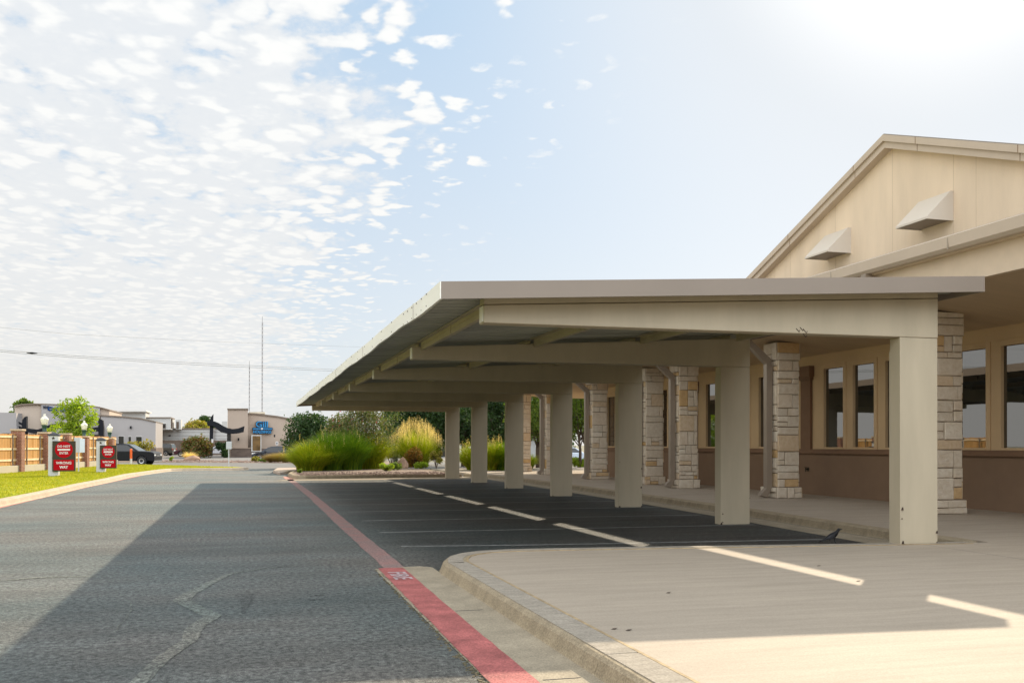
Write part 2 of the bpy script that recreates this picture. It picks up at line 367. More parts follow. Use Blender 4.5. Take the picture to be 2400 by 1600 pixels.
# ---------------------------------------------------------------- ground and paving
MB().add([(-1800,-300,-.02),(1800,-300,-.02),(1800,3000,-.02),(-1800,3000,-.02)],[(0,1,2,3)])
struct(MB().add([(-1800,-300,-.02),(1800,-300,-.02),(1800,3000,-.02),(-1800,3000,-.02)],[(0,1,2,3)]), 'ground', grnd)
def sheet(name, pts, z, mat): return struct(MB().add([(p[0],p[1],z) for p in pts],[tuple(range(len(pts)))]), name, mat)
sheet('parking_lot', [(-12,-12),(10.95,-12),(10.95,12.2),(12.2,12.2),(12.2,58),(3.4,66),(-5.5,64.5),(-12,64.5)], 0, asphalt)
sheet('street', [(-120,78),(-12,77.2),(-5.4,64.6),(3.4,66.2),(12.3,58.2),(60,50),(110,50),(110,76),(6,88.5),(-120,95)], -.004, street_m)
sheet('far_parking_lot', [(-60,106),(6,97),(60,90),(60,170),(-60,190)], -.006, lot_m)
# light strips of bare concrete at the near end of the planter
sheet('concrete_apron', [(1.2,43.4),(10.3,43.9),(10.6,46.1),(2.0,45.2)], .004, gutter_c)
# drive lane markings
def stripe_y(x0, x1, ys, w_, z, name, mat): 
    mb = MB()
    for i in range(len(ys)-1): pass
    return mb
def wob(path, wl, wr, z, name, mat, kind=True, jit=.012, step=.25):
    a = []; b = []
    pts = [Vector((p[0],p[1],0)) for p in path]; res = []
    for i in range(len(pts)-1):
        n_ = max(1,int((pts[i+1]-pts[i]).length/step))
        for k in range(n_): res.append(pts[i].lerp(pts[i+1],k/n_))
    res.append(pts[-1])
    for i, p in enumerate(res):
        t = (res[min(i+1,len(res)-1)]-res[max(i-1,0)]).normalized(); nr = Vector((t.y,-t.x,0))
        a.append(p-nr*(wl+random.uniform(-jit,jit))+Vector((0,0,z))); b.append(p+nr*(wr+random.uniform(-jit,jit))+Vector((0,0,z)))
    n_ = len(res)
    o = MB().add(a+b, [(i,i+1,n_+i+1,n_+i) for i in range(n_-1)])
    return struct(o, name, mat) if kind else o
wob([(1.86,12.35),(1.90,20),(1.98,30),(1.95,45.8)], .13, .15, .004, 'fire_lane_marking', redfade)
wob([(1.73,-4),(1.73,6.2),(1.80,12.33)], .15, .17, .012, 'red_curb_marking', red_p, jit=.006)
wob([(-6.02,10),(-5.98,27),(-5.75,38),(-5.42,46),(-5.2,52)], .12, .10, .006, 'red_edge_marking', pinkp)
# parking stripes (one structure, two per bay)
mb = MB()
ys = [14.62,17.35,20.12,22.9,25.6,28.3,31.1,33.9,36.6,39.4]
for i, y in enumerate(ys):
    x1 = [9.5,9.9,10.1,10.3,10.4,10.6,10.6,10.7,10.7,10.7][i]
    q = wob([(2.36,y+.35 if i == 0 else y+.1),(4.5,y+.03),(x1,y-.35 if i == 0 else y-.08)], .05, .05, .004, '', None, False, .006)
    n0 = len(mb.v); mb.v += q.v; mb.f += [tuple(a+n0 for a in f) for f in q.f]
struct(mb, 'parking_stripes', white_p)
# repaired cracks in the drive lane
Z3 = lambda x, y: (x/2.6133, 1080+y/2.6133)
def crack(pts, wd, name, mat):
    pts = [G(*Z3(*p)) for p in pts]
    n_ = len(pts); a = []; b = []
    res = []; ws = []
    for i in range(n_-1):
        k_ = 7
        for k in range(k_): res.append(pts[i].lerp(pts[i+1],k/k_)); ws.append(wd[i]*(1-k/k_)+wd[i+1]*k/k_)
    res.append(pts[-1]); ws.append(wd[-1]); res = [res[0]]+[(res[i-1]+res[i]*2+res[i+1])/4 for i in range(1,len(res)-1)]+[res[-1]]
    for i, p in enumerate(res):
        t = (res[min(i+1,len(res)-1)]-res[max(i-1,0)]).normalized(); nr = Vector((t.y,-t.x,0)); j = random.uniform(-.012,.012)
        a.append(p-nr*(ws[i]*.5+j)+Vector((0,0,.004))); b.append(p+nr*(ws[i]*.5+random.uniform(-.012,.012))+Vector((0,0,.004)))
    n_ = len(res)
    struct(MB().add(a+b, [(i,i+1,n_+i+1,n_+i) for i in range(n_-1)]), name, mat)
patch = asphalt_mat('crack_filler', 1.42, (1.02,1.,.93))
patch2 = asphalt_mat('tar_patch', .72)
crack([(1800,640),(1600,660),(1410,690),(1290,745),(1190,795),(1110,850),(1200,900),(1310,950),(1200,1010),(1160,1100),(1020,1190),(860,1340),(790,1420)], [.02,.04,.06,.10,.15,.17,.15,.15,.15,.13,.12,.12,.12], 'crack_filler_line', patch)
crack([(1515,812),(1500,880),(1490,930)], [.14,.08,.03], 'dark_patch', patch2)
crack([(810,850),(800,920),(740,1000),(700,1050)], [.008,.014,.012,.006], 'hairline_crack', patch)
crack([(1880,850),(1990,847)], [.02,.05], 'small_tar_mark', patch2)
crack([(1910,822),(1985,820)], [.02,.05], 'small_tar_mark', patch2)
crack([(0,735),(200,715),(420,708),(700,705)], [.03,.10,.05,.02], 'pale_scuff', patch)

# slab, gutter and kerb around the entrance
import mathutils
corner = [(2.30,11.3),(2.31,11.6),(2.37,11.95),(2.50,12.30),(2.72,12.6),(3.05,12.82),(3.5,12.92),(4.2,12.88),(6.2,12.66),(8.7,12.36),(10.45,12.2)]
inner = [(2.68,-12),(2.68,11.6),(2.72,11.95),(2.84,12.28),(3.1,12.52),(3.5,12.64),(4.2,12.62),(6.2,12.42),(8.7,12.12),(10.8,11.95)]
walk = [(10.85,12.6),(10.80,13.6),(10.95,16),(11.2,19.5),(11.4,24),(11.55,30),(11.75,38),(11.8,43),(11.5,45.5),(11.0,47.0),(10.9,58)]
slab = inner+walk+[(16.25,58),(24,60),(24,43.5),(16.4,43.5),(16.4,-12)]
mbs = MB(); mbs.prism(slab, lambda p: (p[0],p[1],-.05), lambda p: (p[0],p[1],.15))
struct(mbs, 'sidewalk', concrete)
segs = [-6,-3,.2,3.2,6.2,9.0,11.55]
kp = [(0,0),(.02,.03),(.055,.12),(.085,.145),(.12,.152),(.36,.152),(.36,-.02),(0,-.02)]
mb = MB()
for a, b in zip(segs[:-1], segs[1:]):
    mb.sweep([(2.30,a+.006),(2.30,(a+b)/2),(2.30,b-.006)], [(x,z) for x,z in kp[:6]]+[(.36,-.02),(0,-.02)])
mb.sweep([(2.30,11.562)]+corner[1:], kp)
struct(mb, 'curb', curb_c, bev=.008)
# worn stone-like top of the kerb, a few mm proud
mb = MB()
for a, b in zip(segs[:-1], segs[1:]):
    mb.sweep([(2.30,a+.012),(2.30,b-.012)], [(.11,.150),(.11,.156),(.345,.156),(.345,.150)])
mb.sweep([(2.30,11.57)]+corner[1:], [(.11,.150),(.11,.156),(.30,.156),(.30,.150)])
struct(mb, 'curb_top', curb_top)
mb = MB(); mb.sweep([(2.30,-6),(2.30,11.6)]+corner[2:], [(.345,.14),(.345,.158),(.372,.158),(.372,.14)]); struct(mb, 'expansion_joint', joint_m)
mb = MB(); mb.sweep([(2.30,-6),(2.30,11.5)], [(.07,-.05),(.07,.10),(.3,.13),(.3,-.05)]); struct(mb, 'curb_core', dark_joint)
# gutter pan with a shallow dip
mb = MB(); mb.add([(1.54,-6,.006),(1.92,-6,.006),(2.2,-6,.005),(2.31,-6,.02),(2.33,12.2,.02),(2.2,12.45,.006),(1.98,12.42,.006),(1.60,12.30,.006)],[(0,1,6,7),(1,2,5,6),(2,3,4,5)])
struct(mb, 'gutter_pan', gutter_c)
mb = MB()
for a in segs[:-1]: mb.box(1.95,2.31,a-.005,a+.005,.0,.0085)
struct(mb, 'gutter_joints', dark_joint)
# rubble and dry weeds along the asphalt edge
mb = MB()
for i in range(520):
    y = random.uniform(3,12.2); x = 1.55+random.gauss(0,.022)+(y-6)*.012; s = random.uniform(.003,.009)
    mb.box(x-s,x+s,y-s*1.5,y+s*1.5,0,s*1.2, Matrix.Translation((x,y,0)) @ Matrix.Rotation(random.random()*3,4,'Z') @ Matrix.Translation((-x,-y,0)))
tag(mb.build('gravel', M_('edge_debris',(.2,.16,.07),.95,island=[(.10,.085,.05),(.18,.14,.08),(.07,.06,.04),(.14,.125,.06)])), kind='stuff', label='loose grit and dry weeds along the red painted gutter edge')
# walkway kerb
mb = MB(); wk = [(10.45,12.2)]+[(p[0]-.30,p[1]) for p in walk[:-2]]+[(10.6,47.2)]
cuts = [0,3,4,5,6,7,8,len(wk)-1]
for a, b in zip(cuts[:-1], cuts[1:]):
    if b > a: mb.sweep([Vector((*wk[a],0)).lerp(Vector((*wk[a+1],0)), .004)[:2]]+wk[a+1:b+1], [(0,0),(.02,.03),(.05,.13),(.09,.152),(.302,.152),(.302,-.02),(0,-.02)])
struct(mb, 'walkway_curb', curb_c)
mb = MB(); mb.sweep([(9.6,12.65)]+[(p[0]-.06,p[1]) for p in wk[1:]], [(-.62,.004),(0,.006)], close=False); struct(mb, 'walkway_gutter', gutter_c)
# slab control joints
mb = MB()
for y in (9.3,4.6): mb.box(9.6,16.2,y-.004,y+.004,.148,.1515)
for x in (9.6,): mb.box(x-.004,x+.004,-6,12.1,.148,.1515)
for y in (15.6,18.9,22.2,25.5,28.8,32.1,35.4,38.7,42): mb.box(11.7,16.2,y-.005,y+.005,.148,.1515)
struct(mb, 'slab_joints', M_('slab_joint',(.20,.18,.155),.9))

# lawn on the left with its kerb
lawn_edge = [(-6.35,-5),(-6.35,10),(-6.3,27),(-6.1,32),(-6.0,38),(-5.75,44),(-5.7,50),(-5.2,55),(-4.85,58.5),(-4.5,60.4),(-3.8,61.3),(-2.4,61.7),(-.9,61.9),(-.3,62.3),(-.1,63),(-.5,63.9),(-1.6,65.6),(-4,69.3),(-7.6,73.8),(-10,75.5),(-14,77),(-40,79)]
lp = lawn_edge+[(-40,-5)]
def lawnz(x, y): return .15
mb = MB(); mb.prism(lp, lambda p: (p[0],p[1],-.1), lambda p: (p[0],p[1],.15)); struct(mb, 'lawn', lawn_m)
mb = MB(); ce = [(p[0]+.0,p[1]) for p in lawn_edge[1:-2]]
mb.sweep(ce, [(.30,0),(.27,.03),(.24,.13),(.2,.157),(-.02,.157),(-.02,-.05),(.30,-.05)]); struct(mb, 'lawn_curb', M_('lit_curb',(.42,.33,.23),.85,var=.12,vs=2,speck=.15,spk=30))
# turf blades
def blades(n_, pos, h, wd, lean=.5):
    vs = np.zeros((n_*3,3)); a = np.random.rand(n_)*2*np.pi; hh = h*(.5+np.random.rand(n_)); th = np.random.rand(n_)*2*np.pi
    d = np.stack([np.cos(a),np.sin(a),np.zeros(n_)],1)*wd
    vs[0::3] = pos-d; vs[1::3] = pos+d
    vs[2::3] = pos+np.stack([np.cos(th)*lean*hh,np.sin(th)*lean*hh,hh],1)
    return vs
def meshnp(name, vs, k, mat, parent=None):
    me = bpy.data.meshes.new(name); n_ = len(vs)//k
    me.vertices.add(len(vs)); me.vertices.foreach_set('co', np.asarray(vs,dtype=np.float32).ravel())
    me.loops.add(n_*k); me.loops.foreach_set('vertex_index', np.arange(n_*k,dtype=np.int32))
    me.polygons.add(n_); me.polygons.foreach_set('loop_start', np.arange(0,n_*k,k,dtype=np.int32)); me.polygons.foreach_set('loop_total', np.full(n_,k,dtype=np.int32))
    me.materials.append(mat); me.update(calc_edges=True); return link(name, me, parent)
n_ = 60000; y = 26+np.random.rand(n_)**.8*48; lo = -13.5
ex = np.interp(y, [27,38,44,50,55,58.5,60.4], [-6.3,-6.05,-5.8,-5.75,-5.25,-4.9,-4.6]); ex = np.where(y > 60.8, np.interp(y,[60.8,63,64,70,74],[-3.9,-.3,-.7,-4.6,-8]), ex)
x = ex-np.random.rand(n_)*(ex-lo)
tag(meshnp('grass', blades(n_, np.stack([x,y,np.full(n_,.148)],1), .045, .012), 3, blade_m), kind='stuff', label='short bright green lawn grass between the drive and the cedar fence')

# ---------------------------------------------------------------- carport
cp = empty('carport', (9.6,12,0), 'long single slope metal carport with seven boxed columns over the parking bays', 'carport')
Y1, SP, XR = 11.99, 5.5, 9.92
def roofz(x): return 3.50+(x-2.96)*.056
mbc = MB().box(-.66,0,0,.2,0,3.2)
for k in range(7):
    y = Y1+SP*k; z0 = .15 if k == 0 else -.01
    c = MB().box(XR-.655,XR,y,y+.235,z0,3.198).build('column', paint_w, cp, bev=.012)
    # seam strip on the left edge of each boxed column, rust chips at the foot
    MB().box(XR-.66,XR-.632,y-.004,y+.24,z0,3.0).build('edge_trim', paint_w, c)
    rc = MB()
    for q in range(7 if k < 3 else 3):
        zz_ = z0+abs(random.gauss(0,.5))*(q > 3)+.01; xx = random.choice([XR-.63,XR-.63,XR-.02])+random.uniform(-.02,.02); s = random.uniform(.008,.022)
        MB().tube([(xx,y-.006,zz_+.0),(xx+s*.3,y-.006,zz_+s*2)], [s,s*.4], 6).build('rust_spot', rust, c)
    b = MB(); pr = [(2.96,3.18),(9.92,3.2),(9.92,3.79),(2.96,3.41)]
    b.prism(pr, lambda p: (p[0],y-.012,p[1]), lambda p: (p[0],y+.245,p[1])); bo = b.build('beam', paint_w, cp, bev=.012)
    MB().box(2.952,2.975,y+.02,y+.215,3.20,3.40).build('lit_end_plate', paint_e, bo)  # pale colour stands in for the side light on the beam tip
b = MB(); b.prism([(2.96,3.418),(9.90,3.797),(9.90,roofz(9.90)+.0),(2.96,roofz(2.96)+.0)], lambda p: (p[0],Y1-.03,p[1]), lambda p: (p[0],Y1+.2,p[1])); b.build('closure_strip', paint_w, cp)
for xk in (3.12,5.3,7.5,9.6):
    for k in range(6):
        y0 = Y1+SP*k+.25; y1 = Y1+SP*(k+1)-.016; zt = roofz(xk)-.002; p_ = MB()
        p_.box(xk,xk+.012,y0,y1,zt-.155,zt); p_.box(xk+.012,xk+.07,y0,y1,zt-.155,zt-.143); p_.box(xk-.075,xk,y0,y1,zt-.016,zt-.003)
        p_.box(xk-.012,xk,y0,y1,zt-.08,zt-.07)
        p_.box(xk-.014,xk+.075,y0+2.55,y0+2.61,zt-.163,zt-.004)
        p_.build('purlin', paint_w, cp)
    y0 = Y1-.45; zt = roofz(xk)-.002
CY0, CY1, CX0, CX1 = 11.50, 45.9, 2.30, 10.30
mb = MB(); n_ = int((CY1-CY0-.06)/.305)
prof = []
for i in range(n_):
    y = CY0+.03+i*.305; prof += [(y,0),(y+.07,0),(y+.09,.055),(y+.285,.055)]
prof.append((CY1-.03,0))
k_ = len(prof); vs = []
for xx in (CX0+.02, CX1-.02): vs += [(xx,y,roofz(xx)+z) for y,z in prof]
vs += [(CX0+.02,CY0+.03,roofz(CX0)+.09),(CX0+.02,CY1-.03,roofz(CX0)+.09),(CX1-.02,CY0+.03,roofz(CX1)+.09),(CX1-.02,CY1-.03,roofz(CX1)+.09)]
mb.add(vs, [(i,i+1,k_+i+1,k_+i) for i in range(k_-1)]+[(2*k_,2*k_+1,2*k_+3,2*k_+2)])
mb.build('roof_deck', deck_m, cp)
def fz(x): return roofz(x)-.075
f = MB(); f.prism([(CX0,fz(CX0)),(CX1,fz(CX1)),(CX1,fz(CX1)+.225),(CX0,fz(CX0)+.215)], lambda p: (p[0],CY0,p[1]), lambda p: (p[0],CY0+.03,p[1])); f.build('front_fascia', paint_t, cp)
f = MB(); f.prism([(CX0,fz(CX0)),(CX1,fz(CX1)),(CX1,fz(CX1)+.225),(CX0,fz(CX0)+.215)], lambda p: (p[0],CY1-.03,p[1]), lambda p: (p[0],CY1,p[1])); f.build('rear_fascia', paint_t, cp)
# eave fascia in lengths, slightly out of true, with lap joints and screws
ey = [CY0+.002,13.4,19.5,25.6,31.7,37.8,CY1-.002]; mb = MB(); scr = []; lps = []
for a, b in zip(ey[:-1], ey[1:]):
    n2 = 5
    for i in range(n2):
        ya = a+(b-a)*i/n2; yb = a+(b-a)*(i+1)/n2; 
        wa = .018*math.sin(ya*.9)+.012*math.sin(ya*2.3); wb = .018*math.sin(yb*.9)+.012*math.sin(yb*2.3)
        za, zb = wa*.8, wb*.8
        if ya < CY0+.1: wa = za = 0
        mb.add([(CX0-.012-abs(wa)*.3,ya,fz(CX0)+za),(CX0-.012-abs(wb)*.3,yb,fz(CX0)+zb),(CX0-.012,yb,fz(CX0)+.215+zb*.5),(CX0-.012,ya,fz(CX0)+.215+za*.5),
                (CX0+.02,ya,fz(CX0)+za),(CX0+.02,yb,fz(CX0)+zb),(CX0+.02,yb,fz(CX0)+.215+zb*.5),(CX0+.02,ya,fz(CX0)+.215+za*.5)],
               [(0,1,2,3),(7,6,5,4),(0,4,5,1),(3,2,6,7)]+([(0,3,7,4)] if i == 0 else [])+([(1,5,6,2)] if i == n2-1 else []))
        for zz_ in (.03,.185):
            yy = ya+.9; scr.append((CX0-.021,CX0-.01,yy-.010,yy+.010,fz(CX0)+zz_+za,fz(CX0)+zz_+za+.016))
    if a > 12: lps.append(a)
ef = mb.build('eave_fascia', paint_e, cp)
lpm = M_('lap_edge',(.62,.59,.52),.5)
for a in lps: MB().box(CX0-.024,CX0-.010,a-.03,a+.036,fz(CX0)+.0,fz(CX0)+.21).build('lap_joint', lpm, ef)
for q in scr[::2] if False else scr: MB().box(*q).build('screw', rust, ef)
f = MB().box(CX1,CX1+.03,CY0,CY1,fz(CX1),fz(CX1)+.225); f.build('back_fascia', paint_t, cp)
f = MB().box(CX0+.02,CX1,CY0+.03,CY1-.03,roofz(CX1)+.1,roofz(CX1)+.104,Matrix.Translation((CX0,0,roofz(CX1)+.1)) @ Matrix.Rotation(-math.atan(.056),4,'Y') @ Matrix.Translation((-CX0,0,-roofz(CX1)-.1-.45))); 
# dent on the first beam
q = PX(1879,775,8.05); pp = P(1879,775,Y1-.013); sb = MB()
for a, b in ((-.09,.03),(-.03,.05),(.03,.02),(.02,-.04)): sb.tube([(pp.x+a,pp.y,pp.z+b),(pp.x+a+.05,pp.y,pp.z+b-.05),(pp.x+a+.06,pp.y,pp.z+b-.02)], .006, 5)
sb.build('scrape_mark', rust, cp)

# ---------------------------------------------------------------- clinic building
cb = empty('clinic_building', (16.2,25,.15), 'tan stucco building with stone pillared porch, tall windows and big gable behind the carport', 'building')
WX, WT = 16.2, .3
ceil_w, frz_x, frz_b = 4.26, 12.80, 4.66
grp = [(15.2,16.2),(16.6,17.56),(17.97,18.93),(20.58,21.54),(21.98,22.94),(23.35,24.32),(27.0,27.97),(28.63,29.6),(30.5,31.7),(33.6,34.6),(35.0,36.0),(36.4,37.4),(39.2,40.2),(40.6,41.6)]
S0, S1 = 1.52, 3.84
YE = 43.0
wb = MB()
edges = [2.0]+[v_ for g_ in grp for v_ in g_]+[YE]
for i in range(0, len(edges), 2): wb.box(WX, WX+WT, edges[i], edges[i+1], S0, S1)
wb.box(WX, WX+WT, 2, YE, S1, 5.0); wb.box(WX+WT, 24, YE-.3, YE, 1.4, 5.0); wb.box(WX,WX+WT,2,YE,1.4,S0)
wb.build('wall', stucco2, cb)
MB().box(WX-.05, WX+WT, 2, YE+.05, .15, 1.38).box(WX+WT,24,YE-.3,YE+.05,.15,1.38).build('wainscot', wains, cb)
MB().box(WX-.12, WX, 2, YE+.12, 1.37, 1.46).box(WX-.075,WX,2,YE+.08,1.46,1.50).build('sill_ledge', ledge_m, cb)
MB().box(WX+1.2, WX+1.3, 2, YE-.3, .15, 5).build('interior_wall', M_('interior',(.05,.045,.04),.9), cb)
for a, b in grp:
    fr = MB()
    for (ya, yb, za, zb) in ((a-.11,a+.02,S0-.02,S1+.11),(b-.02,b+.11,S0-.02,S1+.11),(a+.02,b-.02,S1-.02,S1+.11),(a+.02,b-.02,S0-.02,S0+.035)): fr.box(WX-.028,WX+.07,ya,yb,za,zb)
    fo = fr.build('window', stucco2, cb, bev=.006)
    MB().box(WX+.06,WX+.075,a+.01,b-.01,S0+.01,S1-.01).build('pane', glass_m, fo)
for y in (25.15,32.6,12.5):
    MB().box(WX-.09,WX,y-.25,y+.25,1.46,3.55).box(WX-.13,WX,y-.30,y+.30,3.55,3.64).box(WX-.17,WX,y-.34,y+.34,3.64,ceil_w-.3).build('pilaster', ledge_m, cb)
def slopebox(x0,z0,x1,z1,ya,yb,t=.04):
    return MB().prism([(x0,z0),(x1,z1),(x1,z1+t),(x0,z0+t)], lambda p:(p[0],ya,p[1]), lambda p:(p[0],yb,p[1]))
PE = 51.5
slopebox(frz_x+.15,frz_b-.01,WX,ceil_w,0,YE,.05).build('porch_ceiling', ceil_m, cb)
slopebox(frz_x+.15,frz_b-.01,WX,ceil_w,YE+.002,PE,.05).build('porch_ceiling', ceil_m, cb)
slopebox(WX+.002,ceil_w,24,ceil_w,YE+.06,PE,.05).build('porch_ceiling', ceil_m, cb)
MB().box(frz_x,frz_x+.15,0,PE,frz_b-.02,5.30).build('frieze', frz_m, cb)
MB().box(12.66,frz_x,0,PE,5.18,5.22).build('eave_soffit', frz_m, cb)
g_ = MB(); g_.prism([(12.66,5.20),(12.54,5.20),(12.48,5.26),(12.46,5.46),(12.48,5.48),(12.53,5.48),(12.66,5.46)], lambda p:(p[0],0,p[1]), lambda p:(p[0],PE,p[1])); go = g_.build('gutter', trim_m, cb)
gsm = M_('gutter_seam',(.33,.27,.2),.5)
for y in (11.2,14.8,18.45,22.5,26.1): MB().box(12.462,12.475,y-.012,y+.012,5.22,5.46).build('gutter_joint', gsm, go)
gx_ = WX*1.2
slopebox(12.60,5.46,gx_+.05,6.9,0,YE+2,.06).build('porch_roof', M_('roof_metal',(.22,.19,.16),.6), cb)
slopebox(12.60,5.46,24,7.9,YE+2.01,PE,.06).build('porch_roof', M_('roof_metal2',(.22,.19,.16),.6), cb)
# pillars of random ashlar limestone
def ashlar(mb, wd, hg, face, rng, z0):
    """fill a wd x hg rectangle with stones; face(u,z,d) -> 3d"""
    z = 0
    while z < hg-.01:
        h = min(rng.choice([.13,.22,.3,.38,.46,.55]), hg-z)
        if hg-z-h < .1: h = hg-z
        u_ = 0
        while u_ < wd-.01:
            l_ = min(rng.choice([.22,.32,.45,.55,.68]), wd-u_)
            if wd-u_-l_ < .13: l_ = wd-u_
            subs = [(u_,z,l_,h)]
            if h > .26 and l_ > .15 and rng.random() < .4: s = rng.uniform(.35,.65); subs = [(u_,z,l_,h*s),(u_,z+h*s,l_,h*(1-s))]
            for (a,b,c,d) in subs:
                g = .009; j = lambda: rng.uniform(-.007,.007); dp = rng.uniform(.012,.045)
                q = [(a+g+j(),b+g+j()),(a+c-g+j(),b+g+j()),(a+c-g+j(),b+d-g+j()),(a+g+j(),b+d-g+j())]
                i_ = .014
                ctr = (a+c/2,b+d/2)
                def ins(p): return (p[0]+math.copysign(i_,ctr[0]-p[0]), p[1]+math.copysign(i_,ctr[1]-p[1]))
                vs_ = [face(p[0],z0+p[1],-.01) for p in q]+[face(p[0],z0+p[1],dp-.008) for p in q]+[face(*[ins(p)[0],z0+ins(p)[1]],dp+rng.uniform(0,.01)) for p in q]
                mb.add(vs_, [(0,1,5,4),(1,2,6,5),(2,3,7,6),(3,0,4,7),(4,5,9,8),(5,6,10,9),(6,7,11,10),(7,4,8,11),(8,9,10,11)])
            u_ += l_
        z += h
pil = [(14.12,14.80,17.15,1),(14.12,14.78,23.4,1),(14.12,14.80,29.6,1),(14.2,14.9,32.6,1),(14.15,14.82,38.1,1),(14.15,14.85,44.5,1),(14.4,14.95,49.9,1),(14.12,14.80,10.9,1),(14.12,14.80,4.6,1)]
for i, (x0, x1, y0, _) in enumerate(pil):
    rng = random.Random(i*13+5); ztop = 4.45; dpt = .66
    core = MB().box(x0+.01,x1-.01,y0+.01,y0+dpt,.15,ztop).build('stone_pillar', mort_m, cb)
    st = MB()
    for (ex_, za, zb) in ((.0,.45,3.95),(.06,.15,.45),(.02,3.95,ztop)):
        wd = x1-x0+2*ex_; hg = zb-za
        ashlar(st, wd, hg, lambda u_,z,d: (x0-ex_+u_,y0-ex_-d,z), rng, za)
        ashlar(st, dpt+2*ex_, hg, lambda u_,z,d: (x0-ex_-d,y0-ex_+u_,z), rng, za)
        ashlar(st, dpt+2*ex_, hg, lambda u_,z,d: (x1+ex_+d,y0-ex_+u_,z), rng, za)
        ashlar(st, wd, hg, lambda u_,z,d: (x0-ex_+u_,y0+dpt+ex_+d,z), rng, za)
        if ex_: MB().box(x0-ex_,x1+ex_,y0-ex_,y0+dpt+ex_,za,zb).build('stone_backing', mort_m, core)
    st.build('stone_facing', stone_m, core)
    if i in (6,): continue
    d = MB(); dx = x0-.26; dy = y0+.12
    d.box(dx,dx+.17,dy,dy+.17,.42,3.85)
    d.prism([(dx,.42),(dx+.15,.42),(dx+.02,.16),(dx-.16,.22),(dx-.13,.30)], lambda p:(p[0],dy,p[1]), lambda p:(p[0],dy+.17,p[1]))
    d.prism([(dx,3.85),(dx+.15,3.85),(dx+.15,3.98),(12.72,5.06),(12.66,5.2),(12.50,5.2),(12.50,5.08)], lambda p:(p[0],dy,p[1]), lambda p:(p[0],dy+.17,p[1]))
    d.build('downspout', spout_m, cb)
# gable and its roof
GS = 1.2; PY, PZ, SL, HW = 21.25*GS, EYE+(9.67-EYE)*GS, .362, 12.6
gz = lambda y: PZ-SL*abs(y-PY)
gb = MB(); gx = WX*GS
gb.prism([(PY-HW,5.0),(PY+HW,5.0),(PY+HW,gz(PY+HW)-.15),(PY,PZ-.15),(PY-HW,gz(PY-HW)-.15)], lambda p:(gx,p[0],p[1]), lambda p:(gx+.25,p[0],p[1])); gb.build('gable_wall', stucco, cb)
for (o0,o1,xx) in ((.0,.20,gx-.36),(.20,.41,gx-.29)):
    for sgn in (-1,1):
        t_ = MB(); t_.prism([(PY,PZ-o0),(PY+sgn*(HW+.8),PZ-o0-SL*(HW+.8)),(PY+sgn*(HW+.8),PZ-o1-SL*(HW+.8)),(PY,PZ-o1)], lambda p:(xx,p[0],p[1]), lambda p:(gx-.0,p[0],p[1])); to = t_.build('rake_trim', trim_m, cb)
        js = MB()
        for y in (1.5,5.4,9.1): js.box(xx-.004,xx,PY+sgn*y-.01,PY+sgn*y+.01,PZ-o1-SL*y+.0,PZ-o0-SL*y)
        js.build('trim_joint', ledge_m, to)
for sgn in (-1,1):
    t_ = MB(); t_.prism([(PY,PZ+.0),(PY+sgn*(HW+.8),PZ-SL*(HW+.8)),(PY+sgn*(HW+.8),PZ-SL*(HW+.8)+.03),(PY,PZ+.03)], lambda p:(gx-.32,p[0],p[1]), lambda p:(gx+12,p[0],p[1])); t_.build('main_roof', M_('roof_main',(.25,.22,.19),.6), cb)
MB().box(gx+.25,gx+12,PY-HW,PY+HW,.15,5.0).build('building_mass', stucco, cb)
js = MB()
for y in (18.3,19.03,21.25,23.75,26.1): js.box(gx-.004,gx,y*GS-.007,y*GS+.007,6.2,gz(y*GS)-.40)
js.build('control_joint', M_('joint_tan',(.60,.48,.35),.9), cb)
for y0 in (19.03*GS,23.02*GS):
    hx = gx; zt = EYE+6.06*GS; zb = EYE+5.35*GS; hw = 1.12*GS; d0 = .75*GS; h = MB()
    h.add([(hx,y0,zt),(hx,y0+hw,zt),(hx,y0+hw,zb),(hx,y0,zb),(hx-d0,y0,zb+.06),(hx-d0,y0+hw,zb+.06),(hx-d0,y0+hw,zb),(hx-d0,y0,zb),(hx-.10,y0,zt),(hx-.10,y0+hw,zt)],
          [(8,4,5,9),(0,8,9,1),(4,7,6,5),(0,3,7,4,8),(1,9,5,6,2)]); ho = h.build('vent_hood', hood_m, cb)
    MB().box(hx-d0+.1,hx-.02,y0+.05,y0+hw-.05,zb+.03,zb+.04).build('louver', paint_t, ho)
hb_ = PX(1893,1099,WX-.06); MB().tube([(WX-.05,hb_.y,hb_.z),(WX-.14,hb_.y,hb_.z)],.022,8).tube([(WX-.13,hb_.y,hb_.z+.05),(WX-.13,hb_.y,hb_.z-.07)],.016,8).lathe([(.05,0),(.05,.012)],(WX-.13,hb_.y,hb_.z+.05),10).box(WX-.055,WX-.05,hb_.y-.06,hb_.y+.06,hb_.z-.06,hb_.z+.06).build('hose_tap', M_('dark_brass',(.06,.05,.03),.5,metal=.6), cb)
bp_ = G(1436,1110,.15); bb_ = MB().prism([(-.16,0),(.16,0),(.16,.2),(.1,.29),(-.1,.29),(-.16,.2)], lambda p:(bp_.x+.2+p[0],bp_.y,.152+p[1]), lambda p:(bp_.x+.2+p[0],bp_.y+.22,.152+p[1])).build('bait_station', black_m, bev=.01)
tag(bb_, 'black rodent bait box on the walkway at the foot of the far wall', 'bait box')

exec_rest = True

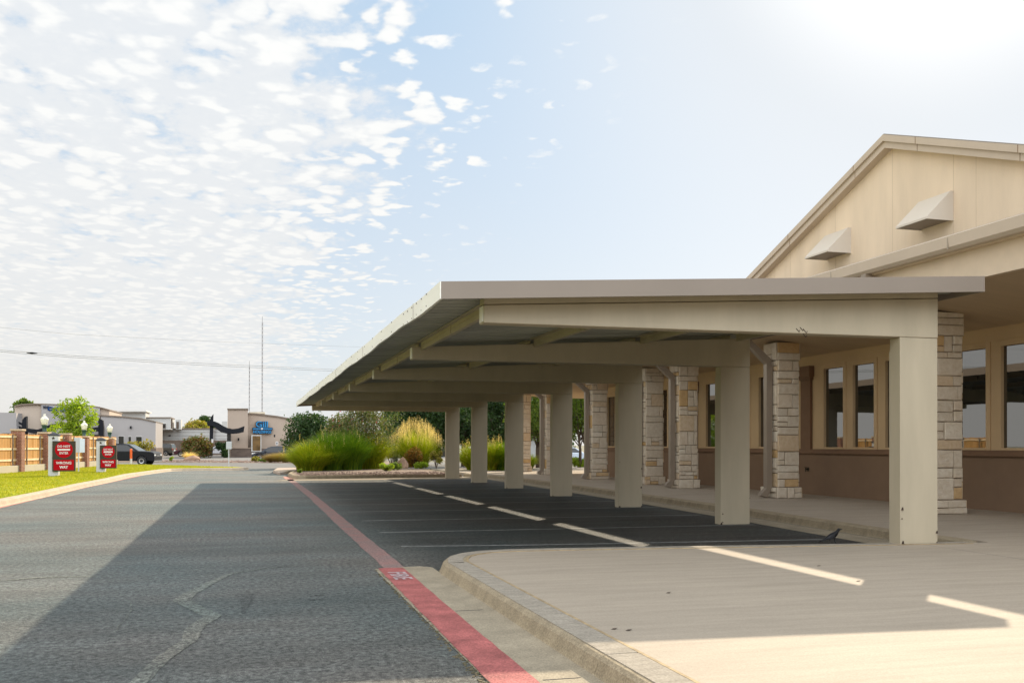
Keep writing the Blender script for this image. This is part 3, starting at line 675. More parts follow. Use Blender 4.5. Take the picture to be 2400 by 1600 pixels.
# ---------------------------------------------------------------- vegetation makers
def leaf_cloud(clusters, n_, size, squash=.8, shell=.55):
    """clusters: list of (centre, radius). returns quads"""
    ws = np.array([c[1]**2 for c in clusters]); ws = ws/ws.sum()
    idx = np.random.choice(len(clusters), n_, p=ws)
    C = np.array([list(c[0]) for c in clusters])[idx]; Rr = np.array([c[1] for c in clusters])[idx]
    d = np.random.normal(size=(n_,3)); d /= np.linalg.norm(d,axis=1)[:,None]
    r = Rr*(shell+(1-shell)*np.random.rand(n_))*(1+.18*np.random.randn(n_)*.6)
    p = C+d*r[:,None]*np.array([1,1,squash])
    a = np.random.normal(size=(n_,3)); a /= np.linalg.norm(a,axis=1)[:,None]
    b = np.cross(a, np.random.normal(size=(n_,3))); b /= np.linalg.norm(b,axis=1)[:,None]
    s = size*(.6+.8*np.random.rand(n_))[:,None]
    vs = np.zeros((n_*4,3)); vs[0::4] = p-a*s; vs[1::4] = p-b*s*.45; vs[2::4] = p+a*s; vs[3::4] = p+b*s*.45
    return vs
def tree(name, base, h, cr, n_, mat, label, cat='tree', group=None, trunk_h=None, size=.12, nclu=16, spread=1., tr=.12, seed=1, clus_r=.42, stems=1, flowers=None, low=.3):
    rnd = random.Random(seed); base = Vector(base)
    o = empty(name, base, label, cat, group)
    th = trunk_h if trunk_h is not None else h*.3
    cc = []
    for i in range(nclu):
        f_ = (i+.5)/nclu; zz_ = th+(h-th)*(low*.5+(1-low*.5)*f_)*.93
        prof_ = math.sin(math.pi*min(1,max(0,(zz_-th)/(h-th)))**.75)**.6 if h > th else 1
        ang = i*2.4+rnd.uniform(-.5,.5); rr = cr*spread*rnd.uniform(.15,.75)*max(.2,prof_)
        cc.append((base+Vector((math.cos(ang)*rr,math.sin(ang)*rr,zz_)), cr*clus_r*rnd.uniform(.6,1.15)))
    tb = MB()
    for s in range(stems):
        off = Vector((rnd.uniform(-1,1)*.12*cr*(stems > 1), rnd.uniform(-1,1)*.12*cr*(stems > 1), 0))
        top = base+Vector((rnd.uniform(-.1,.1)*cr,rnd.uniform(-.1,.1)*cr,h*.75))
        pts = [base+off-Vector((0,0,.05)), base+off*1.6+Vector((rnd.uniform(-.05,.05),rnd.uniform(-.05,.05),h*.2)), (base+top)/2+off*2, top+off*3]
        k = 1 if stems == 1 else .55
        tb.tube(pts, [tr*1.25*k,tr*k,tr*.7*k,tr*.2*k], 8)
        for c, r_ in cc[s::stems]:
            f_ = rnd.uniform(.25,.6); st_ = base+off*2*f_+(top-base)*f_; st_.z = min(st_.z, c.z-.1)
            tb.tube([st_, (st_+c)/2+Vector((rnd.uniform(-.2,.2)*r_,rnd.uniform(-.2,.2)*r_,-.1*r_)), c], [tr*.42*k,tr*.28*k,tr*.1*k], 5)
    tb.build('trunk', bark, o, smooth=True)
    meshnp('crown', leaf_cloud(cc, n_, size), 4, mat, o).matrix_parent_inverse = pinv(o)
    if flowers:
        meshnp('flowers', leaf_cloud([(c,r_*1.05) for c,r_ in rnd.sample(cc,min(4,len(cc)))], flowers, size*.7, shell=.9), 4, pink_m, o)
    return o
def clump(name, base, h, rad, n_, mat, label, plumes=0, droop=.9, seed=0, cat='ornamental grass', group=None, wd=.006, base_r=.3):
    wd = max(wd*1.9, .011); n_ = int(n_*.62)
    rs = np.random.RandomState(seed); base = Vector(base); o = empty(name, base, label, cat, group)
    def arcs(n_, h0, h1, out, wd, nseg=5, tipw=.1):
        a = rs.rand(n_)*2*np.pi; q = np.sqrt(rs.rand(n_)); L_ = (h0+(h1-h0)*rs.rand(n_)**.7)*(1.04-.30*q**2.2); b0 = rad*base_r*q
        px = base.x+np.cos(a)*b0; py = base.y+np.sin(a)*b0; aa = a+rs.normal(size=n_)*.35
        o_ = out*(.25+.75*q)*(.7+.6*rs.rand(n_))
        side = np.stack([-np.sin(aa+rs.normal(size=n_)*.8),np.cos(aa+rs.normal(size=n_)*.8),np.zeros(n_)],1)
        vs = []
        prev = None; quads = np.zeros((n_,nseg,4,3))
        for k in range(nseg+1):
            t = k/nseg; x = px+np.cos(aa)*o_*t**1.8; y = py+np.sin(aa)*o_*t**1.8; z = base.z+L_*(t*(1.18-.18*t)-droop*.28*(o_/max(out,.01))*t**3.2)
            c = np.stack([x,y,z],1); w_ = wd*(1-(1-tipw)*t)
            l_, r_ = c-side*w_, c+side*w_
            if prev is not None: quads[:,k-1,0] = prev[0]; quads[:,k-1,1] = prev[1]; quads[:,k-1,2] = r_; quads[:,k-1,3] = l_
            prev = (l_, r_)
        tips = np.stack([x,y,z],1); return quads, tips
    q, _ = arcs(n_, h*.45, h, rad, wd)
    # keep each blade one island: weld by sharing vertices
    nb, ns = q.shape[0], q.shape[1]
    vs = np.zeros((nb,(ns+1)*2,3)); vs[:,0] = q[:,0,0]; vs[:,1] = q[:,0,1]
    for k in range(ns): vs[:,2*k+2] = q[:,k,3]; vs[:,2*k+3] = q[:,k,2]
    idx = np.arange(nb)[:,None,None]*((ns+1)*2)+np.array([[2*k,2*k+1,2*k+3,2*k+2] for k in range(ns)])[None]
    me = bpy.data.meshes.new('blades'); me.vertices.add(nb*(ns+1)*2); me.vertices.foreach_set('co', vs.astype(np.float32).ravel())
    nf = nb*ns; me.loops.add(nf*4); me.loops.foreach_set('vertex_index', idx.astype(np.int32).ravel()); me.polygons.add(nf)
    me.polygons.foreach_set('loop_start', np.arange(0,nf*4,4,dtype=np.int32)); me.polygons.foreach_set('loop_total', np.full(nf,4,dtype=np.int32))
    me.materials.append(mat); me.update(calc_edges=True); link('blades', me, o)
    if plumes:
        _, tips = arcs(plumes, h*.85, h*1.12, rad*.75, .004)
        k = 26; pv = np.repeat(tips,k,0); t = np.tile(np.linspace(0,1,k),plumes)
        pv = pv+np.stack([rs.normal(size=len(pv))*.025, rs.normal(size=len(pv))*.025, (t-.5)*.32*(h/2)],1)
        n2 = len(pv); a_ = rs.normal(size=(n2,3))*.3+np.array([0,0,1.]); a_ /= np.linalg.norm(a_,axis=1)[:,None]; b_ = np.cross(a_, rs.normal(size=(n2,3))); b_ /= np.linalg.norm(b_,axis=1)[:,None]
        s = .02; v4 = np.zeros((n2*4,3)); v4[0::4] = pv-a_*s; v4[1::4] = pv-b_*s*.3; v4[2::4] = pv+a_*s; v4[3::4] = pv+b_*s*.3
        meshnp('plumes', v4, 4, plume_m, o)
    return o
def shrub(name, base, h, rad, n_, mat, label, cat='shrub', size=.07, seed=0, nclu=10, group=None, squash=1.):
    rnd = random.Random(seed); base = Vector(base); o = empty(name, base, label, cat, group); cc = []; st = MB()
    for i in range(nclu):
        a = i*2.4+rnd.random(); q = rnd.uniform(.1,.75)*rad; z = rnd.uniform(.2,.72)*h; r_ = min(rad,h)*rnd.uniform(.25,.48)
        c = base+Vector((math.cos(a)*q,math.sin(a)*q,z)); cc.append((c,r_)); st.tube([base, (base+c)/2+Vector((0,0,.05)), c], [.02,.014,.006], 5)
    st.build('stems', bark, o); meshnp('foliage', leaf_cloud(cc, n_, size, 1., .35), 4, mat, o); return o
def rock(base, sx, sy, sz, label, mat=rock_m, seed=0):
    rnd = random.Random(seed); import bmesh
    bm = bmesh.new(); bmesh.ops.create_icosphere(bm, subdivisions=3, radius=1)
    pl_ = [(Vector((rnd.uniform(-1,1),rnd.uniform(-1,1),rnd.uniform(-.3,1))).normalized(), rnd.uniform(.55,.85)) for _ in range(9)]
    for v_ in bm.verts:
        for n_, d in pl_:
            q = v_.co.dot(n_)-d
            if q > 0: v_.co -= n_*q*.9
        v_.co = Vector((v_.co.x*sx,v_.co.y*sy,(v_.co.z+.5)*sz*.75))
    me = bpy.data.meshes.new('boulder'); bm.to_mesh(me); bm.free(); me.materials.append(mat); o = link('boulder', me); o.location = base
    return tag(o, label, 'rock')

# ---------------------------------------------------------------- planter island at the end of the carport
isl = [(2.15,46.2),(2.3,45.75),(2.7,45.5),(5.4,46.0),(9.6,46.4),(10.35,46.5),(10.35,57),(9,59.5),(4,58),(2.5,54),(2.1,50)]
MB_ = MB(); MB_.prism([(p[0],p[1]) for p in isl], lambda p:(p[0],p[1],-.05), lambda p:(p[0]+(.12 if p[0]<5 else -.05),p[1]+.1,.145)); tag(MB_.build('planting_bed', dirt), kind='structure')
mb = MB(); mb.sweep(isl+[isl[0]], [(.04,-.05),(.02,.12),(-.02,.165),(-.16,.165),(-.16,-.05)]); struct(mb, 'island_curb', curb_c)
sheet('red_island_marking', [(1.75,45.4),(2.05,45.3),(2.35,45.5),(2.25,46.6),(2.0,49),(1.8,49)], .008, pinkp)
mb = MB(); rg = random.Random(3)
for i in range(1500):
    x = rg.uniform(2.5,10.2); y = 46.0+rg.random()**1.6*5; s = rg.uniform(.015,.05)
    M = Matrix.Translation((x,y,.15+s*.3)) @ Matrix.Rotation(rg.random()*6,4,'Z') @ Matrix.Rotation(rg.random(),4,'X')
    mb.add([M @ Vector(q) for q in ((s,0,0),(-s*.8,s*.2,0),(0,s,.1*s),(0,-s*.9,0),(.1*s,0,s*.8),(0,0,-s*.7))], [(0,2,4),(2,1,4),(1,3,4),(3,0,4),(2,0,5),(1,2,5),(3,1,5),(0,3,5)])
tag(mb.build('gravel', gravel_m), kind='stuff', label='brown decorative gravel on the planting island')
# small island with old red paint beyond the tip
sm = [G(640,1108),G(655,1113),G(700,1106),G(735,1104),G(735,1098),G(650,1101)]
mb = MB().prism([(p.x,p.y) for p in sm], lambda p:(p[0],p[1],-.02), lambda p:(p[0],p[1],.15)); struct(mb, 'small_island', M_('lit_curb2',(.40,.31,.24),.85,var=.1), bev=.03)
gg = 'tall grasses on the planting island'
clump('ornamental_grass', G(728,1103,.15)+Vector((0,.5,0)), 2.05, 1.4, 7500, gr_y, 'yellow green fountain grass at the left tip of the planting island', plumes=6, seed=1, group=gg, base_r=.5, droop=1.3)
clump('ornamental_grass', G(770,1102,.15)+Vector((0,.6,0)), 2.55, 1.15, 8000, gr_m, 'dark green tall grass second from the left tip of the planting island', plumes=14, seed=2, group=gg, base_r=.65)
clump('ornamental_grass', G(820,1101,.15)+Vector((0,.7,0)), 2.75, 1.15, 8000, gr_m, 'deep green tall grass in the middle of the planting island hedge of grasses', plumes=16, seed=3, group=gg, base_r=.65)
clump('ornamental_grass', G(868,1099,.15)+Vector((0,.9,0)), 2.75, 1.35, 9000, gr_y, 'bright yellow green grass left of the boulder', plumes=10, seed=4, group=gg, base_r=.55, droop=1.2)
b_ = G(985,1096,.15); clump('ornamental_grass', b_+Vector((.1,2.4,0)), 2.95, 1.3, 6500, gr_y, 'tall grass topped with tan feathery plumes behind the boulder', plumes=700, seed=5, group=gg, base_r=.6)
shrub('rose_shrub', G(925,1093,.15)+Vector((0,1.5,0)), 2.0, .95, 5200, lf_myr, 'sparse brownish rose bush between the green and the plumed grass', size=.05, seed=2)
shrub('red_shrub', b_+Vector((-.25,1.1,0)), 1.55, .8, 6200, lf_red, 'rounded bush with orange red tips in front of the plumed grass', size=.045, seed=3, nclu=14)
shrub('low_plant', G(905,1103,.15), .42, .55, 1500, lf_lime, 'low bright green plant at the foot of the yellow grass', 'plant', size=.05, seed=4)
shrub('low_plant', G(925,1101,.15)+Vector((0,.3,0)), .45, .5, 1300, lf_mid, 'low mid green plant just left of the boulder', 'plant', size=.05, seed=14)
shrub('low_plant', G(990,1098,.15), .4, .5, 1300, lf_lime, 'low lime plant right of the boulder', 'plant', size=.05, seed=5)
shrub('rose_shrub', G(1024,1098,.15)+Vector((0,.2,0)), 1.5, .5, 1500, lf_gold, 'leggy bush with golden leaves beside the last carport column', size=.06, seed=6, nclu=8)
shrub('low_plant', G(704,1109,.15), .28, .22, 350, lf_mid, 'tiny weed at the red painted corner of the island', 'plant', size=.04, seed=7)
rock(G(944,1096,.15), .38, .3, .62, 'brown boulder standing among the grasses on the island', seed=4)
def at(px, Y, z=0.): 
    p = P(px, 1045, Y); return Vector((p.x, Y, z))
tg = 'trees beyond the carport'
tree('small_tree', at(733,66,0), 3.5, 2.1, 13000, lf_dark, 'dense dark green multi-stem tree against the tan building wall', trunk_h=.3, size=.10, nclu=22, seed=3, clus_r=.45, stems=3, tr=.1, low=.1)
tree('crepe_myrtle', at(795,59,0), 3.3, 1.6, 6500, lf_myr, 'small crepe myrtle left of its larger neighbour', trunk_h=.6, size=.065, nclu=16, seed=8, stems=3, tr=.08, group='crepe myrtles', flowers=60)
tree('crepe_myrtle', at(858,58,0), 4.6, 2.9, 11000, lf_myr, 'large crepe myrtle with pink blooms behind the tall grasses', trunk_h=.9, size=.065, nclu=26, seed=9, stems=4, tr=.09, group='crepe myrtles', flowers=160)
tree('shade_tree', at(985,74,0), 6.6, 4.2, 20000, lf_dark, 'broad dark tree whose crown hangs behind the plumed grass', trunk_h=1.6, size=.13, nclu=26, seed=10, tr=.22, group=tg)
tree('shade_tree', at(1090,70,0), 7.2, 3.6, 20000, lf_dark, 'dark tree seen between the sixth and seventh carport columns', trunk_h=1.3, size=.12, nclu=26, seed=11, tr=.25, group=tg)
tree('shade_tree', at(1168,64,0), 6.5, 2.6, 15000, lf_dark, 'dark tree seen between the fifth and sixth carport columns', trunk_h=1.2, size=.10, nclu=22, seed=12, tr=.2, group=tg)
tree('shade_tree', at(1262,60,0), 6.2, 2.8, 20000, lf_mid, 'feathery mid green tree behind the orange lit stone pillar', trunk_h=1.7, size=.07, nclu=26, seed=13, tr=.16, group=tg)
tree('shade_tree', at(1362,60,0), 6.5, 3.2, 22000, lf_mid, 'leaning tree with bare curved limbs behind the fifth stone pillar', trunk_h=2.2, size=.07, nclu=26, seed=14, tr=.17, group=tg, stems=2)
tree('shade_tree', at(1440,66,0), 6.5, 3.1, 9000, lf_mid, 'rounded tree past the end of the clinic wall', trunk_h=1.9, size=.08, nclu=22, seed=15, tr=.2, group=tg)
clump('ornamental_grass', at(1112,54,.1), 1.9, 1.35, 6600, gr_y, 'yellow fountain grass seen left of the sixth column', plumes=40, seed=6, group='grasses beyond the walkway')
clump('ornamental_grass', at(1150,53,.1), 2.0, 1.1, 5000, gr_y, 'orange tipped grass right of the sixth column', plumes=50, seed=7, group='grasses beyond the walkway')
clump('ornamental_grass', at(1178,53,.1), 2.0, 1.2, 6600, gr_m, 'green tall grass left of the fifth column', plumes=6, seed=8, group='grasses beyond the walkway')
clump('ornamental_grass', at(1240,56,.1), 1.2, .7, 2200, gr_y, 'short arching yellow grass right of the orange lit pillar', plumes=0, seed=9, group='grasses beyond the walkway')
shrub('low_plant', at(1355,60,.1), .8, .9, 2000, lf_lime, 'low lime shrub under the leaning tree', 'plant', size=.06, seed=9)
sheet('far_planting_bed', [(11.2,51.5),(24,60.2),(22,70),(10.5,62),(10.6,58.6)], .01, dirt)
mb = MB().box(9,60,104,104.4,0,1.6); 
# low building with a blue grey roof seen under the carport
p0, p1 = at(985,120), at(1330,120)
hb2 = empty('low_house', (p0.x,120,0), 'low pale building with slate blue roof glimpsed under the carport', 'building')
MB().box(p0.x,p1.x,120,130,0,2.6).build('wall', b3_m, hb2)
MB().box(p0.x-.4,p1.x+.4,119.5,130.4,2.6,2.85).build('fascia', white_t, hb2)
MB().add([(p0.x-.5,119.4,2.85),(p1.x+.5,119.4,2.85),(p1.x-3,125,5.2),(p0.x+3,125,5.2),(p0.x-.5,130.5,2.85),(p1.x+.5,130.5,2.85)],[(0,1,2,3),(3,2,5,4),(0,3,4),(1,5,2)]).build('roof', M_('slate_blue',(.12,.15,.22),.7), hb2)
for i, px in enumerate((1018,1034,1098,1215)):
    c = at(px,119.95); pts = [(-.9,.0),(.9,.0),(.9,1.3)]+[(.9*math.cos(t*math.pi/8),1.3+.9*math.sin(t*math.pi/8)) for t in range(1,8)]+[(-.9,1.3)]
    MB().prism(pts, lambda p:(c.x+p[0],119.93,p[1]+.1), lambda p:(c.x+p[0],120.05,p[1]+.1)).build('archway', dglass, hb2)

# ---------------------------------------------------------------- signs, lamps and fence on the left
def text_mb(s, size, mat, name, parent, origin, right, upv, extr=.006, bold=.0, align='CENTER', sx=1.):
    cu = bpy.data.curves.new(name,'FONT'); cu.body = s; cu.size = size; cu.extrude = extr; cu.offset = bold; cu.align_x = align; cu.align_y = 'CENTER'; cu.resolution_u = 3
    to = bpy.data.objects.new(name+'_src', cu); col.objects.link(to); dg = bpy.context.evaluated_depsgraph_get(); dg.update()
    me = bpy.data.meshes.new_from_object(to.evaluated_get(dg)); bpy.data.objects.remove(to); me.name = name; me.materials.clear(); me.materials.append(mat)
    r_ = Vector(right).normalized(); u_ = Vector(upv).normalized(); n_ = r_.cross(u_)
    Mt = Matrix((r_*sx,u_,n_)).transposed().to_4x4(); Mt.translation = Vector(origin); me.transform(Mt)
    return link(name, me, parent)
def wrong_way(basepx, panel, Y, label):
    b0 = G(*basepx,.15); Y = b0.y; s = scale_at(b0)
    o = empty('wrong_way_sign', (b0.x,Y,.15), label, 'sign', 'do not enter signs on the lawn')
    x0 = P(panel[0],1070,Y).x; x1 = P(panel[2],1070,Y).x; z1 = P(panel[0],panel[1],Y).z; z0 = P(panel[0],panel[3],Y).z
    cxp = b0.x; pw = .21; top = z1+.30
    po = MB().box(cxp-pw,cxp+pw,Y-.05,Y+.37,.14,top-.06).build('post', sign_gr, o, bev=.01)
    MB().add([(cxp-pw-.03,Y-.08,top-.06),(cxp+pw+.03,Y-.08,top-.06),(cxp+pw+.03,Y+.4,top-.06),(cxp-pw-.03,Y+.4,top-.06),(cxp-pw-.03,Y-.08,top),(cxp+pw+.03,Y-.08,top),(cxp+pw+.03,Y+.4,top),(cxp-pw-.03,Y+.4,top),(cxp-.05,Y+.12,top+.09),(cxp+.05,Y+.12,top+.09),(cxp+.05,Y+.2,top+.09),(cxp-.05,Y+.2,top+.09)],
             [(0,3,2,1),(0,1,5,4),(1,2,6,5),(2,3,7,6),(3,0,4,7),(4,5,9,8),(5,6,10,9),(6,7,11,10),(7,4,8,11),(8,9,10,11)]).build('post_cap', M_('dark_cap',(.03,.032,.04),.5), po)
    st = []; 
    for k in range(10): r_ = .085 if k%2 == 0 else .035; st.append((r_*math.sin(k*math.pi/5), r_*math.cos(k*math.pi/5)))
    MB().prism(st, lambda p:(cxp+p[0],Y-.062,top-.17+p[1]), lambda p:(cxp+p[0],Y-.05,top-.17+p[1])).build('star', sign_br, po)
    yp = Y-.16
    pa = MB().box(x0,x1,yp,yp+.1,z0,z1).build('panel', sign_br, o, bev=.008)
    MB().box(x1-.06,x1-.001,yp+.1,yp+.16,z0,z1).build('panel_edge', M_('panel_edge',(.25,.22,.18),.6), pa)
    wd = x1-x0; hg = z1-z0; cx_ = (x0+x1)/2
    rr = wd*.385; cz = z1-hg*.285
    ds = [(rr*math.cos(t*math.pi/24),rr*math.sin(t*math.pi/24)) for t in range(48)]
    MB().prism(ds, lambda p:(cx_+p[0],yp-.006,cz+p[1]), lambda p:(cx_+p[0],yp-.001,cz+p[1])).build('red_disc', sign_rd, pa)
    MB().box(cx_-wd*.27,cx_+wd*.27,yp-.011,yp-.007,cz-.038,cz+.038).build('white_bar', sign_wh, pa)
    MB().box(x0+wd*.06,x1-wd*.06,yp-.006,yp-.001,z0+hg*.045,z0+hg*.385).build('red_panel', sign_rd, pa)
    rv = (1,0,0); uv = (0,0,1); ts = wd*.150
    text_mb('DO NOT', ts, sign_wh, 'lettering', pa, (cx_,yp-.010,cz+hg*.105), rv, uv, .003, .003, sx=.92)
    text_mb('ENTER', ts, sign_wh, 'lettering', pa, (cx_,yp-.010,cz-hg*.115), rv, uv, .003, .003, sx=.85)
    text_mb('WRONG', ts*1.12, sign_wh, 'lettering', pa, (cx_,yp-.010,z0+hg*.275), rv, uv, .003, .004, sx=1.)
    text_mb('WAY', ts*1.12, sign_wh, 'lettering', pa, (cx_,yp-.010,z0+hg*.135), rv, uv, .003, .007, sx=.92)
    return o
wrong_way((125,1115), (124,1033,178,1104), 0, 'nearer and larger red do not enter wrong way sign on the lawn')
wrong_way((236,1106), (235,1043,274,1097), 0, 'farther do not enter wrong way sign in front of the dark parked suv')
def back_sign(basepx, rects, label):
    b0 = G(*basepx,.15); Y = b0.y; o = empty('road_sign', (b0.x,Y,.15), label, 'sign')
    zt = max(P(0,r_[1],Y).z for r_ in rects)
    MB().box(b0.x-.03,b0.x+.03,Y,Y+.04,.1,zt-.02).build('post', sign_bk, o)
    for i, r_ in enumerate(rects):
        a = P(r_[0],r_[1],Y); c = P(r_[2],r_[3],Y); y_ = Y-.03-.03*i
        MB().box(a.x,c.x,y_,y_+.012,c.z,a.z).build('sign_plate', sign_bl if i else sign_bk, o, bev=.01)
    return o
back_sign((184,1105), [(174,1025,190,1060),(187,1028,199,1060)], 'pair of grey blank sign backs on one post between the two red signs')
back_sign((536,1093), [(530,1034,543,1052)], 'pale square sign back on a thin post at the tip of the lawn')
mk = G(307,1088,.15); o = empty('delineator_post', mk, 'orange and white marker post beside the dark suv', 'marker')
MB().lathe([(.075,0),(.075,.42)], mk, 12).build('white_base', sign_wh, o, smooth=False); MB().lathe([(.078,.42),(.078,1.08),(.05,1.13),(.0,1.14)], mk, 12).build('orange_tube', orange_m, o)

# cedar fence on a low wall with brick pillars
A = Vector((-11.75,52.3,0)); B = Vector((-9.5,68.4,0)); dr = (B-A).normalized(); nr = Vector((dr.y,-dr.x,0))  # nr faces the camera side (+X)
def on_fence(px):
    d = ray(px,1050); # solve CAM + t d on the vertical plane through A along dr
    t = (A-CAM).dot(nr)/d.dot(nr); return (CAM+d*t)
s0 = (on_fence(-60)-A).dot(dr); s1 = (on_fence(272)-A).dot(dr)
def FM(s, off=0, z=0): 
    p = A+dr*s+nr*off; return Vector((p.x,p.y,z))
fe = empty('cedar_fence', FM(s0), 'cedar board fence with steel posts on a low concrete wall along the lawn', 'fence')
def fbox(sa, sb, oa, ob, za, zb, mb=None):
    mb = mb or MB(); vs = [FM(s,o_,z) for z in (za,zb) for (s,o_) in ((sa,oa),(sb,oa),(sb,ob),(sa,ob))]
    return mb.add(vs, [(0,3,2,1),(4,5,6,7),(0,1,5,4),(1,2,6,5),(2,3,7,6),(3,0,4,7)])
WH = .50; FT = 2.12
fbox(s0,s1,-.1,.15,.0,WH).build('low_wall', wallc, fe, bev=.01)
bd = MB(); s = s0; rg = random.Random(5)
while s < s1: fbox(s,s+.138,-.05+rg.uniform(-.004,.004),-.025,WH+.02,FT+rg.uniform(-.015,.015),bd); s += .142
bd.build('boards', cedar, fe)
for z in (.78,1.35,1.98): fbox(s0,s1,-.022,.02,z-.05,z+.05).build('rail', rail_m, fe)
s = s0+.6
while s < s1:
    q = FM(s,.05); MB().tube([(q.x,q.y,WH),(q.x,q.y,FT-.03)],.032,8).build('steel_post', galv, fe); s += 1.95
fr_ = 'brick fence pillars'
labs = ['brick pillar with flat cap leftmost in the fence','brick pillar under the nearest and largest globe lamp','brick pillar half hidden behind the nearer red sign','brick pillar under the middle globe lamp','short looking brick pillar between the middle and far lamps','brick pillar under the farthest globe lamp']
pills = []
for i, px in enumerate((42,104,154,197,230,257)):
    q = on_fence(px); s = (q-A).dot(dr); zt = P(px,[1005,1012,1015,1021,1024,1025][i],q.y).z
    o = empty('brick_pillar', FM(s,0,0), labs[i], 'pillar', fr_); 
    fbox(s-.24,s+.24,-.26,.26,0,zt-.10).build('shaft', brick_m, o); fbox(s-.28,s+.28,-.3,.3,zt-.10,zt).build('cap', cap_m, o, bev=.012); pills.append((FM(s,0,zt),px))
def lamp(p, sc_, label):
    p = Vector(p); o = empty('globe_lamp', p, label, 'lamp', 'globe lamps on the brick pillars')
    k = sc_
    MB().lathe([(.11*k,0),(.12*k,.04*k),(.09*k,.07*k),(.13*k,.30*k),(.155*k,.36*k),(.14*k,.38*k)], p, 14).build('base', green_m, o, smooth=True)
    MB().lathe([(.14*k,.385*k),(.16*k,.50*k),(.205*k,.66*k),(.21*k,.69*k),(.18*k,.73*k),(.12*k,.80*k),(.06*k,.85*k),(.05*k,.88*k),(.065*k,.92*k),(.03*k,.97*k)], p, 18).build('globe', globe_m, o, smooth=True)
lamp(pills[1][0], 1.05, 'nearest and largest white acorn globe lamp'); lamp(pills[3][0], 1.0, 'middle white acorn globe lamp beside the green tree'); lamp(pills[5][0], .98, 'farthest white acorn globe lamp against the grey wall')

